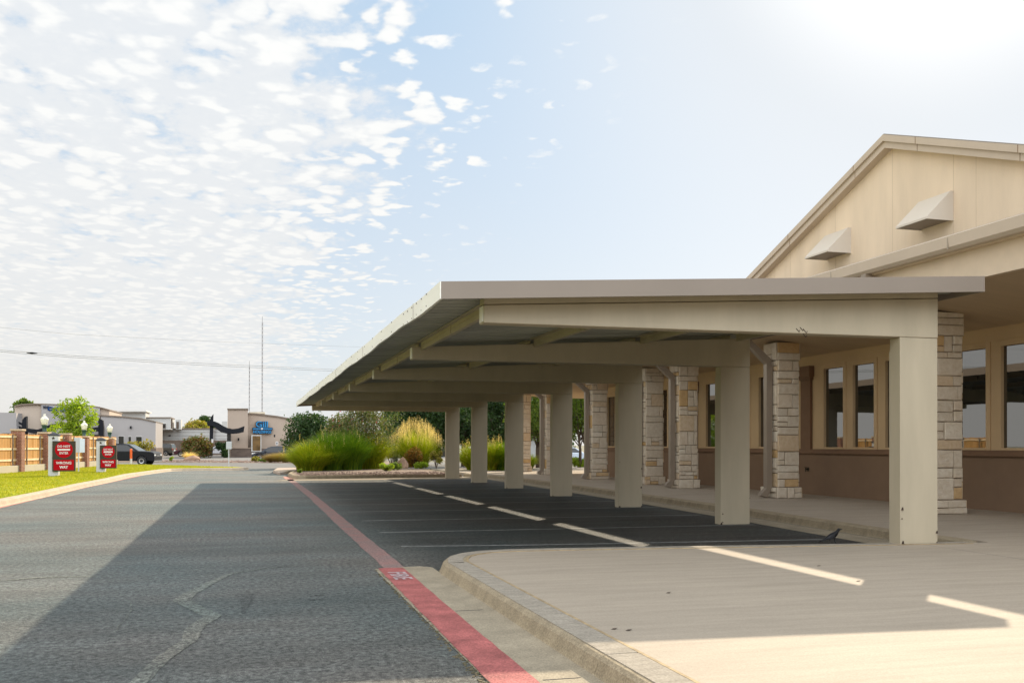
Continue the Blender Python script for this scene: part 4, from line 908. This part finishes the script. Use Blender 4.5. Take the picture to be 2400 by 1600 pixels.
# ---------------------------------------------------------------- vehicles
def car(kind, loc, rz, paint, label, L_=4.8, W_=1.9, H_=1.6, group=None, name='parked_car'):
    o = bpy.data.objects.new(name, None); col.objects.link(o); tag(o, label, 'car', group)
    pm = M_('car_paint', paint, .35, .25)
    if kind == 'suv':
        low = [(-.5,.22),(-.5,.52),(-.495,.60),(-.47,.64),(.27,.66),(.44,.635),(.49,.58),(.5,.36),(.495,.18)]
        cab = [(-.485,.63),(-.455,.90),(-.43,.97),(-.3,1.0),(.02,1.0),(.11,.965),(.275,.64)]
    elif kind == 'hatch':
        low = [(-.5,.25),(-.5,.50),(-.48,.60),(.25,.60),(.42,.53),(.495,.45),(.5,.2)]
        cab = [(-.46,.59),(-.40,.86),(-.3,.97),(-.1,1.0),(.03,.98),(.12,.9),(.29,.60)]
    else:
        low = [(-.5,.25),(-.5,.56),(-.48,.64),(-.30,.66),(.22,.63),(.42,.56),(.495,.47),(.5,.2)]
        cab = [(-.40,.64),(-.24,.93),(-.12,1.0),(.02,.99),(.10,.93),(.26,.63)]
    # lower body with wheel arches cut into its outline
    wr = .35; wx = (-.30*L_,.315*L_); zb = .20
    pr = [(p[0]*L_, p[1]*H_) for p in low]
    bot = []
    for c in reversed(wx):
        bot += [(c+wr*1.15*math.cos(t), .34+wr*1.15*math.sin(t)) for t in [math.pi*k/8 for k in range(9)] if .34+wr*1.15*math.sin(t) > zb]
        bot[-9:] = bot[-9:]
    outline = pr+[(q[0],max(q[1],zb)) for q in bot]
    hw = W_/2
    b = MB(); n_ = len(outline); rings = []
    for (y_, k) in ((-hw,0),(-hw*.985,1),(hw*.985,1),(hw,0)): pass
    b.prism(outline, lambda p:(p[0],-hw,p[1]), lambda p:(p[0],hw,p[1])); body = b.build('body', pm, o, bev=.05)
    cb_ = MB(); c2 = [(p[0]*L_,p[1]*H_) for p in cab]; n2 = len(c2); zlo = c2[0][1]; zhi = max(p[1] for p in c2)
    def hwz(z): return hw*.97-(z-zlo)/(zhi-zlo)*hw*.24
    cb_.add([(p[0],-hwz(p[1]),p[1]) for p in c2]+[(p[0],hwz(p[1]),p[1]) for p in c2], [tuple(range(n2-1,-1,-1)),tuple(range(n2,2*n2))]+[(i,i+1,n2+i+1,n2+i) for i in range(n2-1)]); cb_.build('cabin', pm, body, bev=.03)
    cxm = sum(p[0] for p in c2)/n2; gl_ = MB()
    xs = [c2[0][0]+.16, c2[-1][0]-.28]; zt = zlo+(zhi-zlo)*.83; zl = zlo+.04
    def xin(z, front): 
        if front: a, b2 = c2[-1], c2[-2]
        else: a, b2 = c2[0], c2[1]
        return a[0]+(b2[0]-a[0])*(z-a[1])/(b2[1]-a[1]+1e-6)
    for sgn in (-1,1):
        xa, xb = xin(zl,0)+.14, xin(zl,1)-.22; xc, xd = xin(zt,0)+.16, xin(zt,1)-.12 if xin(zt,1)-.12 > 0 else .3
        cuts_ = [0,.33,.62,1] if kind == 'suv' else [0,.42,1]
        for u0_, u1_ in zip(cuts_[:-1], cuts_[1:]):
            f0 = u0_+.012; f1 = u1_-.012
            q = [(xa+(xb-xa)*f0,zl),(xa+(xb-xa)*f1,zl),(xc+(xd-xc)*f1,zt),(xc+(xd-xc)*f0,zt)]
            MB().add([(p[0],sgn*(hwz(p[1])+.004),p[1]) for p in q]+[(p[0],sgn*(hwz(p[1])-.02),p[1]) for p in q], [(0,1,2,3),(7,6,5,4),(0,4,5,1),(1,5,6,2),(2,6,7,3),(3,7,4,0)]).build('side_window', dglass, body)
    for front in (0,1):
        za, zb_ = zlo+.05, zhi-.14 if kind != 'suv' else zhi-.10
        sg = 1 if front else -1; q = []
        for z, f_ in ((za,.88),(zb_,.86)):
            for s_ in (-1,1): q.append((xin(z,front)+sg*.008, s_*hwz(z)*f_, z+.006))
        MB().add([q[0],q[1],q[3],q[2]]+[(p[0]-sg*.02,p[1],p[2]-.012) for p in (q[0],q[1],q[3],q[2])], [(0,1,2,3),(7,6,5,4),(0,4,5,1),(1,5,6,2),(2,6,7,3),(3,7,4,0)]).build('windscreen' if front else 'rear_window', M_('wind_glass',(.05,.07,.08),.05,.5), body)
    for c in wx:
        for s_ in (-1,1):
            yo = s_*(hw-.10)
            tb = MB(); R_ = Matrix.Translation((c,yo,.34)) @ Matrix.Rotation(math.pi/2,4,'X')
            m2 = MB().lathe([(.20,-.11),(.33,-.11),(.35,-.07),(.35,.07),(.33,.11),(.20,.11)], n=20); tb.add([R_ @ Vector(a) for a in m2.v], m2.f); wo = tb.build('wheel', M_('tyre',(.02,.02,.02),.8), o, smooth=False)
            m2 = MB().lathe([(.21,-.09),(.21,.09),(.19,.118),(.05,.10),(.0,.10)], n=20); rb = MB(); rb.add([(R_ if s_ < 0 else R_ @ Matrix.Rotation(math.pi,4,'X')) @ Vector(a) for a in m2.v], m2.f); rb.build('rim', M_('alloy',(.45,.45,.45),.3,metal=.8), wo)
    xf = pr[-1][0]; hz_ = .50*H_ if kind != 'suv' else .47*H_
    for s_ in (-1,1):
        MB().box(xf-.16,xf+.008,s_*hw*.93-.0 if s_<0 else hw*.58,s_*hw*.58 if s_<0 else hw*.93,hz_-.07,hz_+.06).build('headlight', M_('lens',(.75,.75,.72),.1,.8), body, bev=.015)
        MB().box(-L_/2-.008,-L_/2+.1,(-hw*.97 if s_<0 else hw*.78),(-hw*.78 if s_<0 else hw*.97),.46*H_,.60*H_).build('tail_light', M_('tail',(.45,.02,.015),.2), body, bev=.01)
        MB().box(.155*L_,.19*L_,(-hw-.16 if s_<0 else hw-.02),(-hw+.02 if s_<0 else hw+.16),.62*H_,.70*H_).build('mirror', pm, body, bev=.02)
    MB().box(xf-.05,xf+.014,-hw*.52,hw*.52,hz_-.20,hz_+.05).build('grille', M_('chrome',(.6,.6,.6),.2,metal=.9), body, bev=.01)
    MB().box(xf-.04,xf+.03,-hw*.9,hw*.9,.24,.36).build('bumper', pm if kind != 'suv' else M_('chrome2',(.5,.5,.5),.25,metal=.9), body, bev=.02)
    MB().box(-L_/2-.03,-L_/2+.04,-hw*.9,hw*.9,.26,.42).build('bumper', M_('bumper_grey',(.12,.12,.12),.4), body, bev=.02)
    MB().box(-L_/2-.036,-L_/2-.03,-.26,.26,.5*H_-.14,.5*H_).build('licence_plate', sign_wh, body)
    o.location = loc; o.rotation_euler = (0,0,rz); return o
f_ = G(368,1090)
car('suv', (f_.x-2.5,f_.y+1.2,0), R(-12), (.004,.005,.008), 'large black suv facing right behind the farther red sign', 5.2, 2.0, 1.66, name='parked_suv')
q = at(372,144); car('suv', (q.x,144,0), R(164), (.06,.055,.045), 'dark bronze suv seen from behind, parked by the grey wood fence', 4.5, 1.85, 1.75, name='parked_suv')
q = at(452,132); car('sedan', (q.x,132,0), R(180), (.07,.02,.025), 'maroon car partly hidden by the reddish shrub', 4.6, 1.8, 1.5)
q = at(513,142); car('sedan', (q.x,142,0), R(178), (.6,.6,.62), 'white car behind the black entrance post', 4.4, 1.8, 1.45)
q = at(642,96); car('hatch', (q.x,97,0), R(172), (.035,.04,.05), 'dark hatchback facing left in front of the tan office', 4.0, 1.75, 1.45)
q = at(1332,78); car('sedan', (q.x,78,0), R(5), (.55,.6,.66), 'silver car glimpsed under the leaning tree', 4.5, 1.8, 1.45)
q = at(1120,96); car('sedan', (q.x,96,0), R(5), (.6,.6,.6), 'white car beyond the yellow grasses under the carport', 4.6, 1.8, 1.45)

# ---------------------------------------------------------------- offices across the street
def facade(parent, name, poly, Y, depth, mat, bev=0):
    pts = [P(a,b,Y) for a,b in poly]
    return MB().prism([(p.x,p.z) for p in pts], lambda p:(p[0],Y,p[1]), lambda p:(p[0],Y+depth,p[1])).build(name, mat, parent)
def rect(parent, name, x0, y0, x1, y1, Y, depth, mat): return facade(parent, name, [(x0,y1),(x1,y1),(x1,y0),(x0,y0)], Y, depth, mat)
YB = 124
lo_ = empty('law_office', at(160,YB), 'grey and tan stucco office with curved wall and blue letters behind the fence', 'building')
facade(lo_, 'left_block', [(-60,1080),(40,1080),(38,967),(-60,965)], YB-3, 9, b1_m)
facade(lo_, 'curved_wall', [(36,1080),(258,1080),(256,960),(240,955),(215,950.5),(160,948),(110,946.5),(80,945.5),(50,947),(34,951)], YB, 12, b1w_m)
facade(lo_, 'wall_band', [(97,1080),(236,1080),(234,952.6),(215,951.5),(160,949),(110,947.5),(97,947.5)], YB-.3, .29, b1_m)
rw = facade(lo_, 'right_wing', [(232,1080),(364,1080),(365,987.5),(330,980),(290,976),(237,972.5)], YB-2.5, 10, b1_m)
facade(lo_, 'coping', [(230,974),(290,977.5),(330,981.5),(365.5,989),(365.5,987),(330,979),(290,975),(230,971)], YB-2.65, 10.3, copm)
facade(lo_, 'coping', [(33,953),(50,949),(80,947.2),(160,949.7),(215,952.2),(240,956.8),(257,961.8),(257,959.6),(240,954.4),(215,949.6),(160,947.2),(80,944.7),(50,946.2),(33,950.2)], YB-.35, 12.5, copm)
rect(lo_, 'stone_base', 334, 1049, 365.5, 1080, YB-2.62, 10.3, sbase)
for r_ in ((278,1022,290,1046),(301,1023,307,1041),(319,1023,332,1049)):
    f = rect(lo_, 'window', r_[0]-1,r_[1]-1,r_[2]+1,r_[3]+1, YB-2.56, .1, white_t); rect(f, 'pane', *r_, YB-2.62, .1, dglass)
for r_ in ((4,1015,22,1022),(66,1017,85,1030)):
    f = rect(lo_, 'window', r_[0]-1,r_[1]-1,r_[2]+1,r_[3]+12, YB-3.1, .1, b1_m); rect(f, 'pane', r_[0],r_[1],r_[2],r_[3]+10, YB-3.16, .1, dglass)
rect(lo_, 'entrance', 112, 1018, 232, 1080, YB-.36, .1, dglass)
rect(lo_, 'wall_light', 304.5,998,308,1004, YB-2.75, .25, black_m)
facade(lo_, 'canopy_post', [(54,1080),(62,1080),(62,975),(57,977),(52,984),(51,1000)], YB-6, .8, black_m)
facade(lo_, 'canopy_post', [(231,1080),(240,1080),(243,1000),(241,985),(233,980),(230,984)], YB-6, .8, black_m)
facade(lo_, 'canopy_fin', [(43,988),(52,992),(52,997),(44,993)], YB-6, .8, black_m); facade(lo_, 'canopy_fin', [(43,998),(52,1003),(52,1008),(44,1003)], YB-6, .8, black_m)
sw = [(62,1003),(75,1006),(88,1006),(103,1001),(118,994),(135,992),(170,998),(200,1004),(231,1000)]; swb = [(231,1008),(200,1012),(170,1007),(135,1001),(120,1003),(105,1010),(90,1015),(75,1015),(62,1012)]
facade(lo_, 'swoosh_canopy', sw+swb, YB-6.2, 3.5, black_m)
pz = P(105,954.5,YB-.32); text_mb('THE', .36, navy_m, 'lettering', lo_, (P(109,954.5,YB).x,YB-.34,P(109,954.5,YB).z), (1,0,0), (0,0,1), .05, .03)
tp = P(143,958.5,YB); text_mb('Carlson Law', .62, M_('deep_blue_letter', (.01,.05,.16), .6, .1), 'lettering', lo_, (P(113.5,957,YB).x,YB-.36,tp.z), (1,0,0), (.2,0,1), .06, .04, align='LEFT')
# equipment penthouse and back buildings
bk = empty('back_office', at(430,160), 'pale low office with flat roof canopy and brown timber screen behind the parking', 'building')
rect(bk, 'roof_slab', 260, 961, 343, 964.5, 150, 8, white_t); rect(bk, 'penthouse_wall', 266, 964.5, 341, 985, 151, 6, b3_m)
rect(bk, 'upper_wall', 326, 978, 400, 1006, 152, 8, b3_m); rect(bk, 'roof_edge', 325, 977, 401, 979, 151.8, 8.4, copm)
f = rect(bk, 'window', 370,991,390,1004,151.9,.1,white_t); rect(f, 'pane', 371.5,992.5,388.5,1003,151.8,.1,dglass)
rect(bk, 'corner_post', 400, 981, 404, 1004, 152.5, .6, wood_f); rect(bk, 'chimney_wall', 412, 983, 424, 1006, 156, 3, b3_m); rect(bk, 'chimney_opening', 413.5, 988, 419, 1004, 155.9, .2, wood_f)
rect(bk, 'lower_wall', 364, 1004, 560, 1072, 158, 8, b3_m); rect(bk, 'parapet', 363, 1002.8, 562, 1005, 157.8, 8.4, copm)
for y_ in (1012,1020,1027): rect(bk, 'siding_joint', 365, y_, 560, y_+.4, 157.93, .05, M_('sid',(.3,.29,.27),.9))
for x_ in (379,502): rect(bk, 'downpipe', x_-1.6, 1006, x_+1.6, 1032, 157.6, .3, M_('pipe_grey',(.25,.23,.21),.6)); rect(bk, 'pipe_head', x_-3, 1005, x_+3, 1010, 157.5, .4, M_('pipe_grey2',(.25,.23,.21),.6))
rect(bk, 'wall_vent', 395, 1019, 400, 1022, 157.8, .2, black_m)
rect(bk, 'mechanical_unit', 520, 987, 533, 1004, 158.2, 2, b3_m)
wf = empty('timber_fence', at(430,152), 'weathered brown timber screen fence across the far car park', 'fence')
bd = MB(); a0 = P(364,1031,154); a1 = P(562,1034,154); x_ = a0.x; rg = random.Random(9)
while x_ < a1.x: bd.box(x_, x_+.19, 154+rg.uniform(0,.02), 154.04, 0, a0.z+rg.uniform(-.02,.02)); x_ += .2
bd.build('boards', wood_f, wf); MB().box(a0.x,a1.x,154.05,154.12,a0.z-.3,a0.z-.15).build('rail', wood_f, wf)
YG = 128
go_ = empty('tan_office', at(640,YG), 'tan stucco office with arched roofline, stone base and blue Gill Holdings sign', 'building')
facade(go_, 'tower', [(533.5,1072),(581,1072),(581,958),(546,957.5),(533.5,957.5)], YG-1.5, 7, b2_m); rect(go_, 'tower_coping', 532.5, 956.6, 582, 959, YG-1.7, 7.4, copm)
facade(go_, 'wall', [(566,1074),(860,1078),(860,1030),(800,1006),(740,992),(694,983),(650,975),(600,969),(566,967.5)], YG, 14, b2_m)
facade(go_, 'coping', [(566,969),(600,970.8),(650,976.8),(694,984.8),(740,993.8),(800,1008),(800,1005),(740,991),(694,982),(650,974),(600,968),(566,966.5)], YG-.2, 14.4, copm)
rect(go_, 'roof_unit', 583, 965, 621, 969, YG+3, 5, M_('cream',(.6,.52,.38),.8))
rect(go_, 'stone_base', 541, 1050, 868, 1080, YG-1.9, .39, sbase); rect(go_, 'base_cap', 541, 1048.5, 868, 1050.5, YG-1.95, .5, M_('basecap',(.40,.30,.22),.9))
for r_ in ((592,1021,610.5,1055.5),(678,1023,700,1057),(760,1024,780,1057)):
    f = rect(go_, 'window', r_[0]-3,r_[1]-2,r_[2]+2,r_[3]+2.5, YG-2.05, 2.05, white_t); rect(f, 'pane', *r_, YG-2.1, .1, bglass)
rect(go_, 'entrance_glass', 532, 1016, 541, 1036, YG-1.6, .12, dglass)
for x_, y_ in ((559,1029),(643.5,1021)): rect(go_, 'wall_light', x_-1.6,y_-3,x_+1.6,y_+3, YG-1.8, .3, black_m)
facade(go_, 'entrance_post', [(490,1068),(498,1068),(499.5,1000),(500,970),(494,977),(492,985)], YG-7, .8, black_m)
top_ = [(485,985.5),(493,985.5),(503,987),(513,991),(522,997),(532,1002),(545,1005),(558,1003.5),(573,998)]; bot_ = [(571,1011),(560,1014),(545,1015.5),(530,1015),(516,1011),(507,1004),(499,998),(486,996.5)]
facade(go_, 'swoosh_canopy', top_+bot_, YG-7.3, 4, black_m)
rect(go_, 'post_notice', 495.5,1028.5,500,1037, YG-7.5, .1, sign_wh)
c0 = P(615,1001.5,YG-.1); 
def shp(pl_, Yo, th, mat, nm): 
    return facade(go_, nm, pl_, YG+Yo, th, mat)
shp([(591,1001.5),(599,1001),(599,989),(603,986.5),(612,987),(618,987),(628,987.5),(628,1001),(639,1001.5),(639,1007),(636,1008.5),(636,1015.5),(593,1015.5),(593,1008.5),(591,1007)], -.45, .3, navy_m, 'sign_backing')
shp([(592.5,1003.2),(638,1003.2),(638,1005.4),(592.5,1005.4)], -.5, .04, blue_m, 'sign_bar')
cc_ = P(614,1004.3,YG-.55); MB().tube([(cc_.x,YG-.52,cc_.z),(cc_.x,YG-.58,cc_.z)], .13, 12).build('sign_emblem', white_t, go_)
k = P(614,994.5,YG-.5); text_mb('Gill', 1.08, blue_m, 'lettering', go_, (k.x,YG-.52,k.z), (1,0,0), (0,0,1), .03, .012, sx=1.05)
srf = MB(); kk = scale_at(k)
for dx_ in (-.02,.32,.58):
    srf.box(k.x+dx_-.1,k.x+dx_+.12,YG-.55,YG-.50,k.z-.40,k.z-.36)
srf.build('lettering_serif', blue_m, go_)
k = P(614.5,1011.8,YG-.5); text_mb('HOLDINGS', .50, blue_m, 'lettering', go_, (k.x,YG-.52,k.z), (1,0,0), (0,0,1), .03, .012, sx=.92)
# accessible parking sign
q = at(649,118); o = empty('parking_sign', q, 'small white accessible parking sign on a thin post by the tan office', 'sign')
MB().box(q.x-.03,q.x+.03,118,118.05,0,P(649,1034,118).z).build('post', sign_bk, o)
a = P(646,1034,118); c = P(652,1042.5,118); pl = MB().box(a.x,c.x,117.96,117.98,c.z,a.z).build('sign_plate', sign_wh, o); mid = (a+c)/2
MB().box(mid.x-.06,mid.x+.06,117.94,117.96,mid.z-.12,mid.z+.12).build('sign_symbol', navy_m, pl)

# verge planting across the street
sheet('verge', [(-22,97),(-8,91.5),(4,84.5),(14,78),(16,88),(5,93),(-7,102.5),(-22,108)], .0, dirt)
shrub('dense_shrub', at(462,118), 2.6, 2.2, 5200, leafm('leaf_autumn', [(.05,.08,.015),(.10,.11,.02),(.16,.12,.03),(.20,.07,.03),(.06,.10,.02)], .35), 'wide green shrub with reddish tips left of the black entrance post', size=.13, nclu=18, seed=21)
shrub('dense_shrub', at(525,121), 2.2, 1.1, 2400, lf_dark, 'narrow dark shrub between the entrance post and the tan office', size=.12, seed=22)
clump('ornamental_grass', at(444,108), 1.0, 1.0, 900, plume_m, 'pale buff grass tuft in front of the maroon car', seed=23, wd=.012)
o = clump('ornamental_grass', at(666,88), 1.15, 1.3, 2400, leafm('reed_brown', [(.22,.14,.05),(.30,.19,.07),(.16,.12,.04)], .4), 'brown and orange mounded grass right of the dark hatchback', seed=24, wd=.010, base_r=.6)
o = clump('ornamental_grass', at(645,89), 1.0, 1.1, 2200, leafm('reed_brown2', [(.22,.14,.05),(.30,.19,.07),(.16,.12,.04)], .4), 'brown mounded grass in front of the dark hatchback', seed=25, wd=.010, base_r=.6)
clump('ornamental_grass', at(690,88), 1.0, 1.2, 2200, gr_y, 'yellow tinged mounded grass partly behind the island grasses', seed=26, wd=.010, base_r=.6)
shrub('low_plant', at(598,92), .5, .5, 700, lf_gold, 'small buff bush on the verge below the blue sign', 'plant', size=.07, seed=27)
shrub('low_plant', at(617,91), .45, .5, 700, lf_mid, 'small grey green bush on the verge left of the hatchback', 'plant', size=.07, seed=28)
shrub('low_plant', at(402,95), .7, .25, 200, lf_lime, 'single lime weed on the verge near the suv', 'plant', size=.08, seed=29)
rock(at(452,98), 1.0, .6, .5, 'flat tan boulder on the verge across the street', seed=8)
mb = MB(); rg = random.Random(8)
for i in range(900):
    t = rg.random(); x = -10+t*18; y = 93-(x+8)*.58+rg.uniform(0,8); s = rg.uniform(.05,.14)
    M = Matrix.Translation((x,y,s*.2)) @ Matrix.Rotation(rg.random()*6,4,'Z')
    mb.add([M @ Vector(q) for q in ((s,0,0),(-s*.8,s*.2,0),(0,s,.1*s),(0,-s*.9,0),(.1*s,0,s*.8),(0,0,-s*.7))], [(0,2,4),(2,1,4),(1,3,4),(3,0,4),(2,0,5),(1,2,5),(3,1,5),(0,3,5)])
tag(mb.build('gravel', gravel_m), kind='stuff', label='river rock covering the verge across the street')
tree('young_tree', at(180,88), 5.5, 2.1, 3600, lf_lime, 'bright lime young tree behind the cedar fence', trunk_h=.8, size=.14, nclu=22, seed=31, tr=.09, low=.1)
tree('shade_tree', at(55,150), 8.0, 2.3, 3000, lf_mid, 'olive tree top showing above the left end of the grey office', trunk_h=4, size=.25, nclu=16, seed=32, tr=.25)
tree('shade_tree', at(29,152), 6.2, 1.2, 900, lf_mid, 'small olive treetop left of the curved wall', trunk_h=3.5, size=.22, nclu=8, seed=33, tr=.2)
tree('shade_tree', at(463,180), 5.3, 3.4, 3500, lf_gold, 'yellow green tree showing over the pale low office', trunk_h=3, size=.25, nclu=16, seed=34, tr=.25)
tree('shade_tree', at(478,196), 6.6, 2.6, 2500, lf_dark, 'grey green treetop behind the yellow tree', trunk_h=4, size=.28, nclu=12, seed=35, tr=.25)
for i,(px,Y,h) in enumerate(((700,190,7),(930,120,6.5),(1010,150,8),(1200,140,8),(1290,120,8),(1400,110,9),(-60,170,6))):
    tree('shade_tree', at(px,Y), h, h*.55, 3500, lf_dark, 'distant dark tree '+['behind the end of the tan office','far behind the large crepe myrtle','far behind the plumed grass','far behind the fifth carport column','far behind the feathery tree','far behind the end of the clinic wall','beyond the left edge of the grey office'][i], trunk_h=h*.2, size=.26, nclu=16, seed=40+i, tr=.2, group='distant trees')
bsh = at(323,106); shrub('dense_shrub', at(322,112), 2.6, 1.6, 1500, lf_gold, 'olive shrub tops above the roof of the large black suv', size=.14, seed=50)

# ---------------------------------------------------------------- masts and power lines
def mast(px, ytop, ybot, Y, w_, label):
    a = P(px,ybot,Y); t = P(px,ytop,Y); o = empty('radio_mast', (a.x,Y,0), label, 'mast', 'radio masts on the skyline')
    lg = MB()
    for k in range(3): an = k*2.094; lg.tube([(a.x+math.cos(an)*w_,Y+math.sin(an)*w_,0),(a.x+math.cos(an)*w_,Y+math.sin(an)*w_,t.z)], .09, 4)
    n_ = int(t.z/2.2)
    for i in range(n_):
        z0 = t.z*i/n_; z1 = t.z*(i+1)/n_
        for k in range(3):
            a0 = k*2.094; a1 = (k+1)*2.094; lg.tube([(a.x+math.cos(a0)*w_,Y+math.sin(a0)*w_,z0),(a.x+math.cos(a1)*w_,Y+math.sin(a1)*w_,z1)], .05, 3, False)
    lg.build('lattice', M_('mast_steel',(.12,.10,.10),.6), o); MB().tube([(a.x,Y,t.z),(a.x,Y,t.z+3)],.08,5).build('antenna', black_m, o)
mast(614, 755, 965, 520, .30, 'tall thin radio mast rising behind the tan office')
mast(584, 858, 960, 560, .22, 'shorter faint radio mast left of the tall one')
def cable(pts, r_, label, name='power_line'):
    ps = [P(a,b,Y) for a,b,Y in pts]; n_ = 24; out_ = []
    for i in range(n_+1):
        t = i/n_*(len(ps)-1); k = min(int(t),len(ps)-2); f_ = t-k
        out_.append(ps[k].lerp(ps[k+1],f_))
    tag(MB().tube(out_, r_, 6).build(name, M_('cable',(.16,.16,.14),.6)), label, 'power line')
cable([(-700,705,60),(-100,757,70),(150,782,78),(450,798,90),(700,808,102),(840,813,110),(1100,822,130),(1500,835,165)], .008, 'highest single overhead wire crossing the left sky')
cable([(-700,760,60),(-100,812,70),(150,832,78),(450,850,90),(700,862,102),(840,868,110),(1100,880,130),(1500,893,165)], .014, 'upper wire of the close pair of overhead wires')
cable([(-700,764,60),(-100,816,70),(150,836,78),(450,854.5,90),(700,866,102),(840,872,110),(1100,884,130),(1500,897,165)], .014, 'lower wire of the close pair of overhead wires')
pc = P(75,826.5,75); tag(MB().tube([pc+Vector((-.35,0,0)),pc+Vector((0,.0,-.02)),pc+Vector((.35,0,-.03))],[.03,.07,.03],8).build('splice_case', black_m), 'small dark splice case hanging on the paired wires', 'splice case')

# ---------------------------------------------------------------- stencil on the red gutter edge
text_mb('FIRE', .30, white_s, 'stencil_lettering', None, (1.80,11.55,.017), (0,-1,0), (1,0,0), .001, .004, sx=1.25)
bpy.data.objects['stencil_lettering']['kind'] = 'structure'

# ---------------------------------------------------------------- bird
bq = G(1948,1276); S = .155
bo = empty('grackle', (bq.x,bq.y,0), 'dark long tailed bird walking on the asphalt in front of the first column', 'bird')
def bp(x, z, y=0): return Vector((bq.x,bq.y,0))+Vector((x,y,z))
bm_ = M_('bird_feather', (.018,.017,.018), .45, .4, var=.3, vs=20)
# body axis from tail tip (left, low) to the beak (right, high)
ax = [(-.215,.055,.006,.008),(-.16,.075,.022,.010),(-.10,.100,.026,.016),(-.06,.115,.034,.030),(-.01,.135,.046,.044),(.04,.155,.050,.047),(.08,.178,.044,.040),(.108,.205,.030,.028),(.125,.228,.024,.024),(.143,.243,.025,.025),(.160,.248,.019,.018),(.172,.248,.009,.008)]
vs = []; fs = []; n_ = 12
for i, (x, z, a, b) in enumerate(ax):
    j = min(i+1,len(ax)-1); k0 = max(i-1,0); t = Vector((ax[j][0]-ax[k0][0],0,ax[j][1]-ax[k0][1])).normalized(); u_ = Vector((-t.z,0,t.x))
    for k in range(n_): th = 2*math.pi*k/n_; vs.append(bp(x,z)+u_*(b*math.cos(th))+Vector((0,a*math.sin(th),0)))
for i in range(len(ax)-1):
    for k in range(n_): fs.append((i*n_+k,i*n_+(k+1)%n_,(i+1)*n_+(k+1)%n_,(i+1)*n_+k))
fs += [tuple(range(n_)), tuple((len(ax)-1)*n_+k for k in range(n_))]
MB().add(vs, fs).build('body', bm_, bo, smooth=True)
MB().tube([bp(.168,.249),bp(.19,.2495),bp(.212,.246)], [.0085,.006,.001], 8).build('beak', M_('beak',(.06,.06,.065),.4), bo)
for sg in (-1,1):
    MB().add([bp(.07,.185,sg*.047),bp(.02,.12,sg*.054),bp(-.10,.088,sg*.030),bp(-.05,.13,sg*.040),bp(.03,.175,sg*.050)],[(0,1,2,3,4)]).build('wing', bm_, bo)
    MB().tube([bp(.145,.252,sg*.0235),bp(.145,.252,sg*.0255)],.0035,8).build('eye', M_('eye',(.5,.42,.1),.2), bo)
lg = [(.0,.1,.022,-.028),(.045,.112,-.022,.05)]
for x, z, y, fx in lg:
    ft = bp(x+fx,.004,y); l_ = MB().tube([bp(x,z,y),bp(x+fx*.3-.012,.055,y),ft],[.010,.0045,.004],6)
    for dx_, dy_ in ((.03,.0),(.026,.014),(.026,-.014),(-.018,0)): l_.tube([ft,ft+Vector((dx_,dy_,-.001))],[.0035,.0015],5)
    l_.build('leg', M_('bird_leg',(.02,.02,.02),.5), bo)
# ---------------------------------------------------------------- small debris on the slab
rg = random.Random(4); lf = 0
for px, py in ((1919,1326),(1567,1389),(1440,1474),(1474,1477),(2012,1362)):
    q = G(px,py,.15); lb = ['small dark leaf on the slab near the bird','tiny brown leaf in the middle of the slab','left one of two curled leaf scraps on the slab','right one of two curled leaf scraps on the slab','tiny brown leaf on the bright strip of slab'][lf]; lf += 1
    tag(MB().add([(q.x-.03,q.y,.152),(q.x,q.y-.02,.156),(q.x+.03,q.y,.162),(q.x,q.y+.02,.158)],[(0,1,2,3)]).build('fallen_leaf', bark), lb, 'leaf', 'leaf scraps on the slab')
for o in list(bpy.data.objects):
    if o.name.startswith('far_parking_lot'): pass
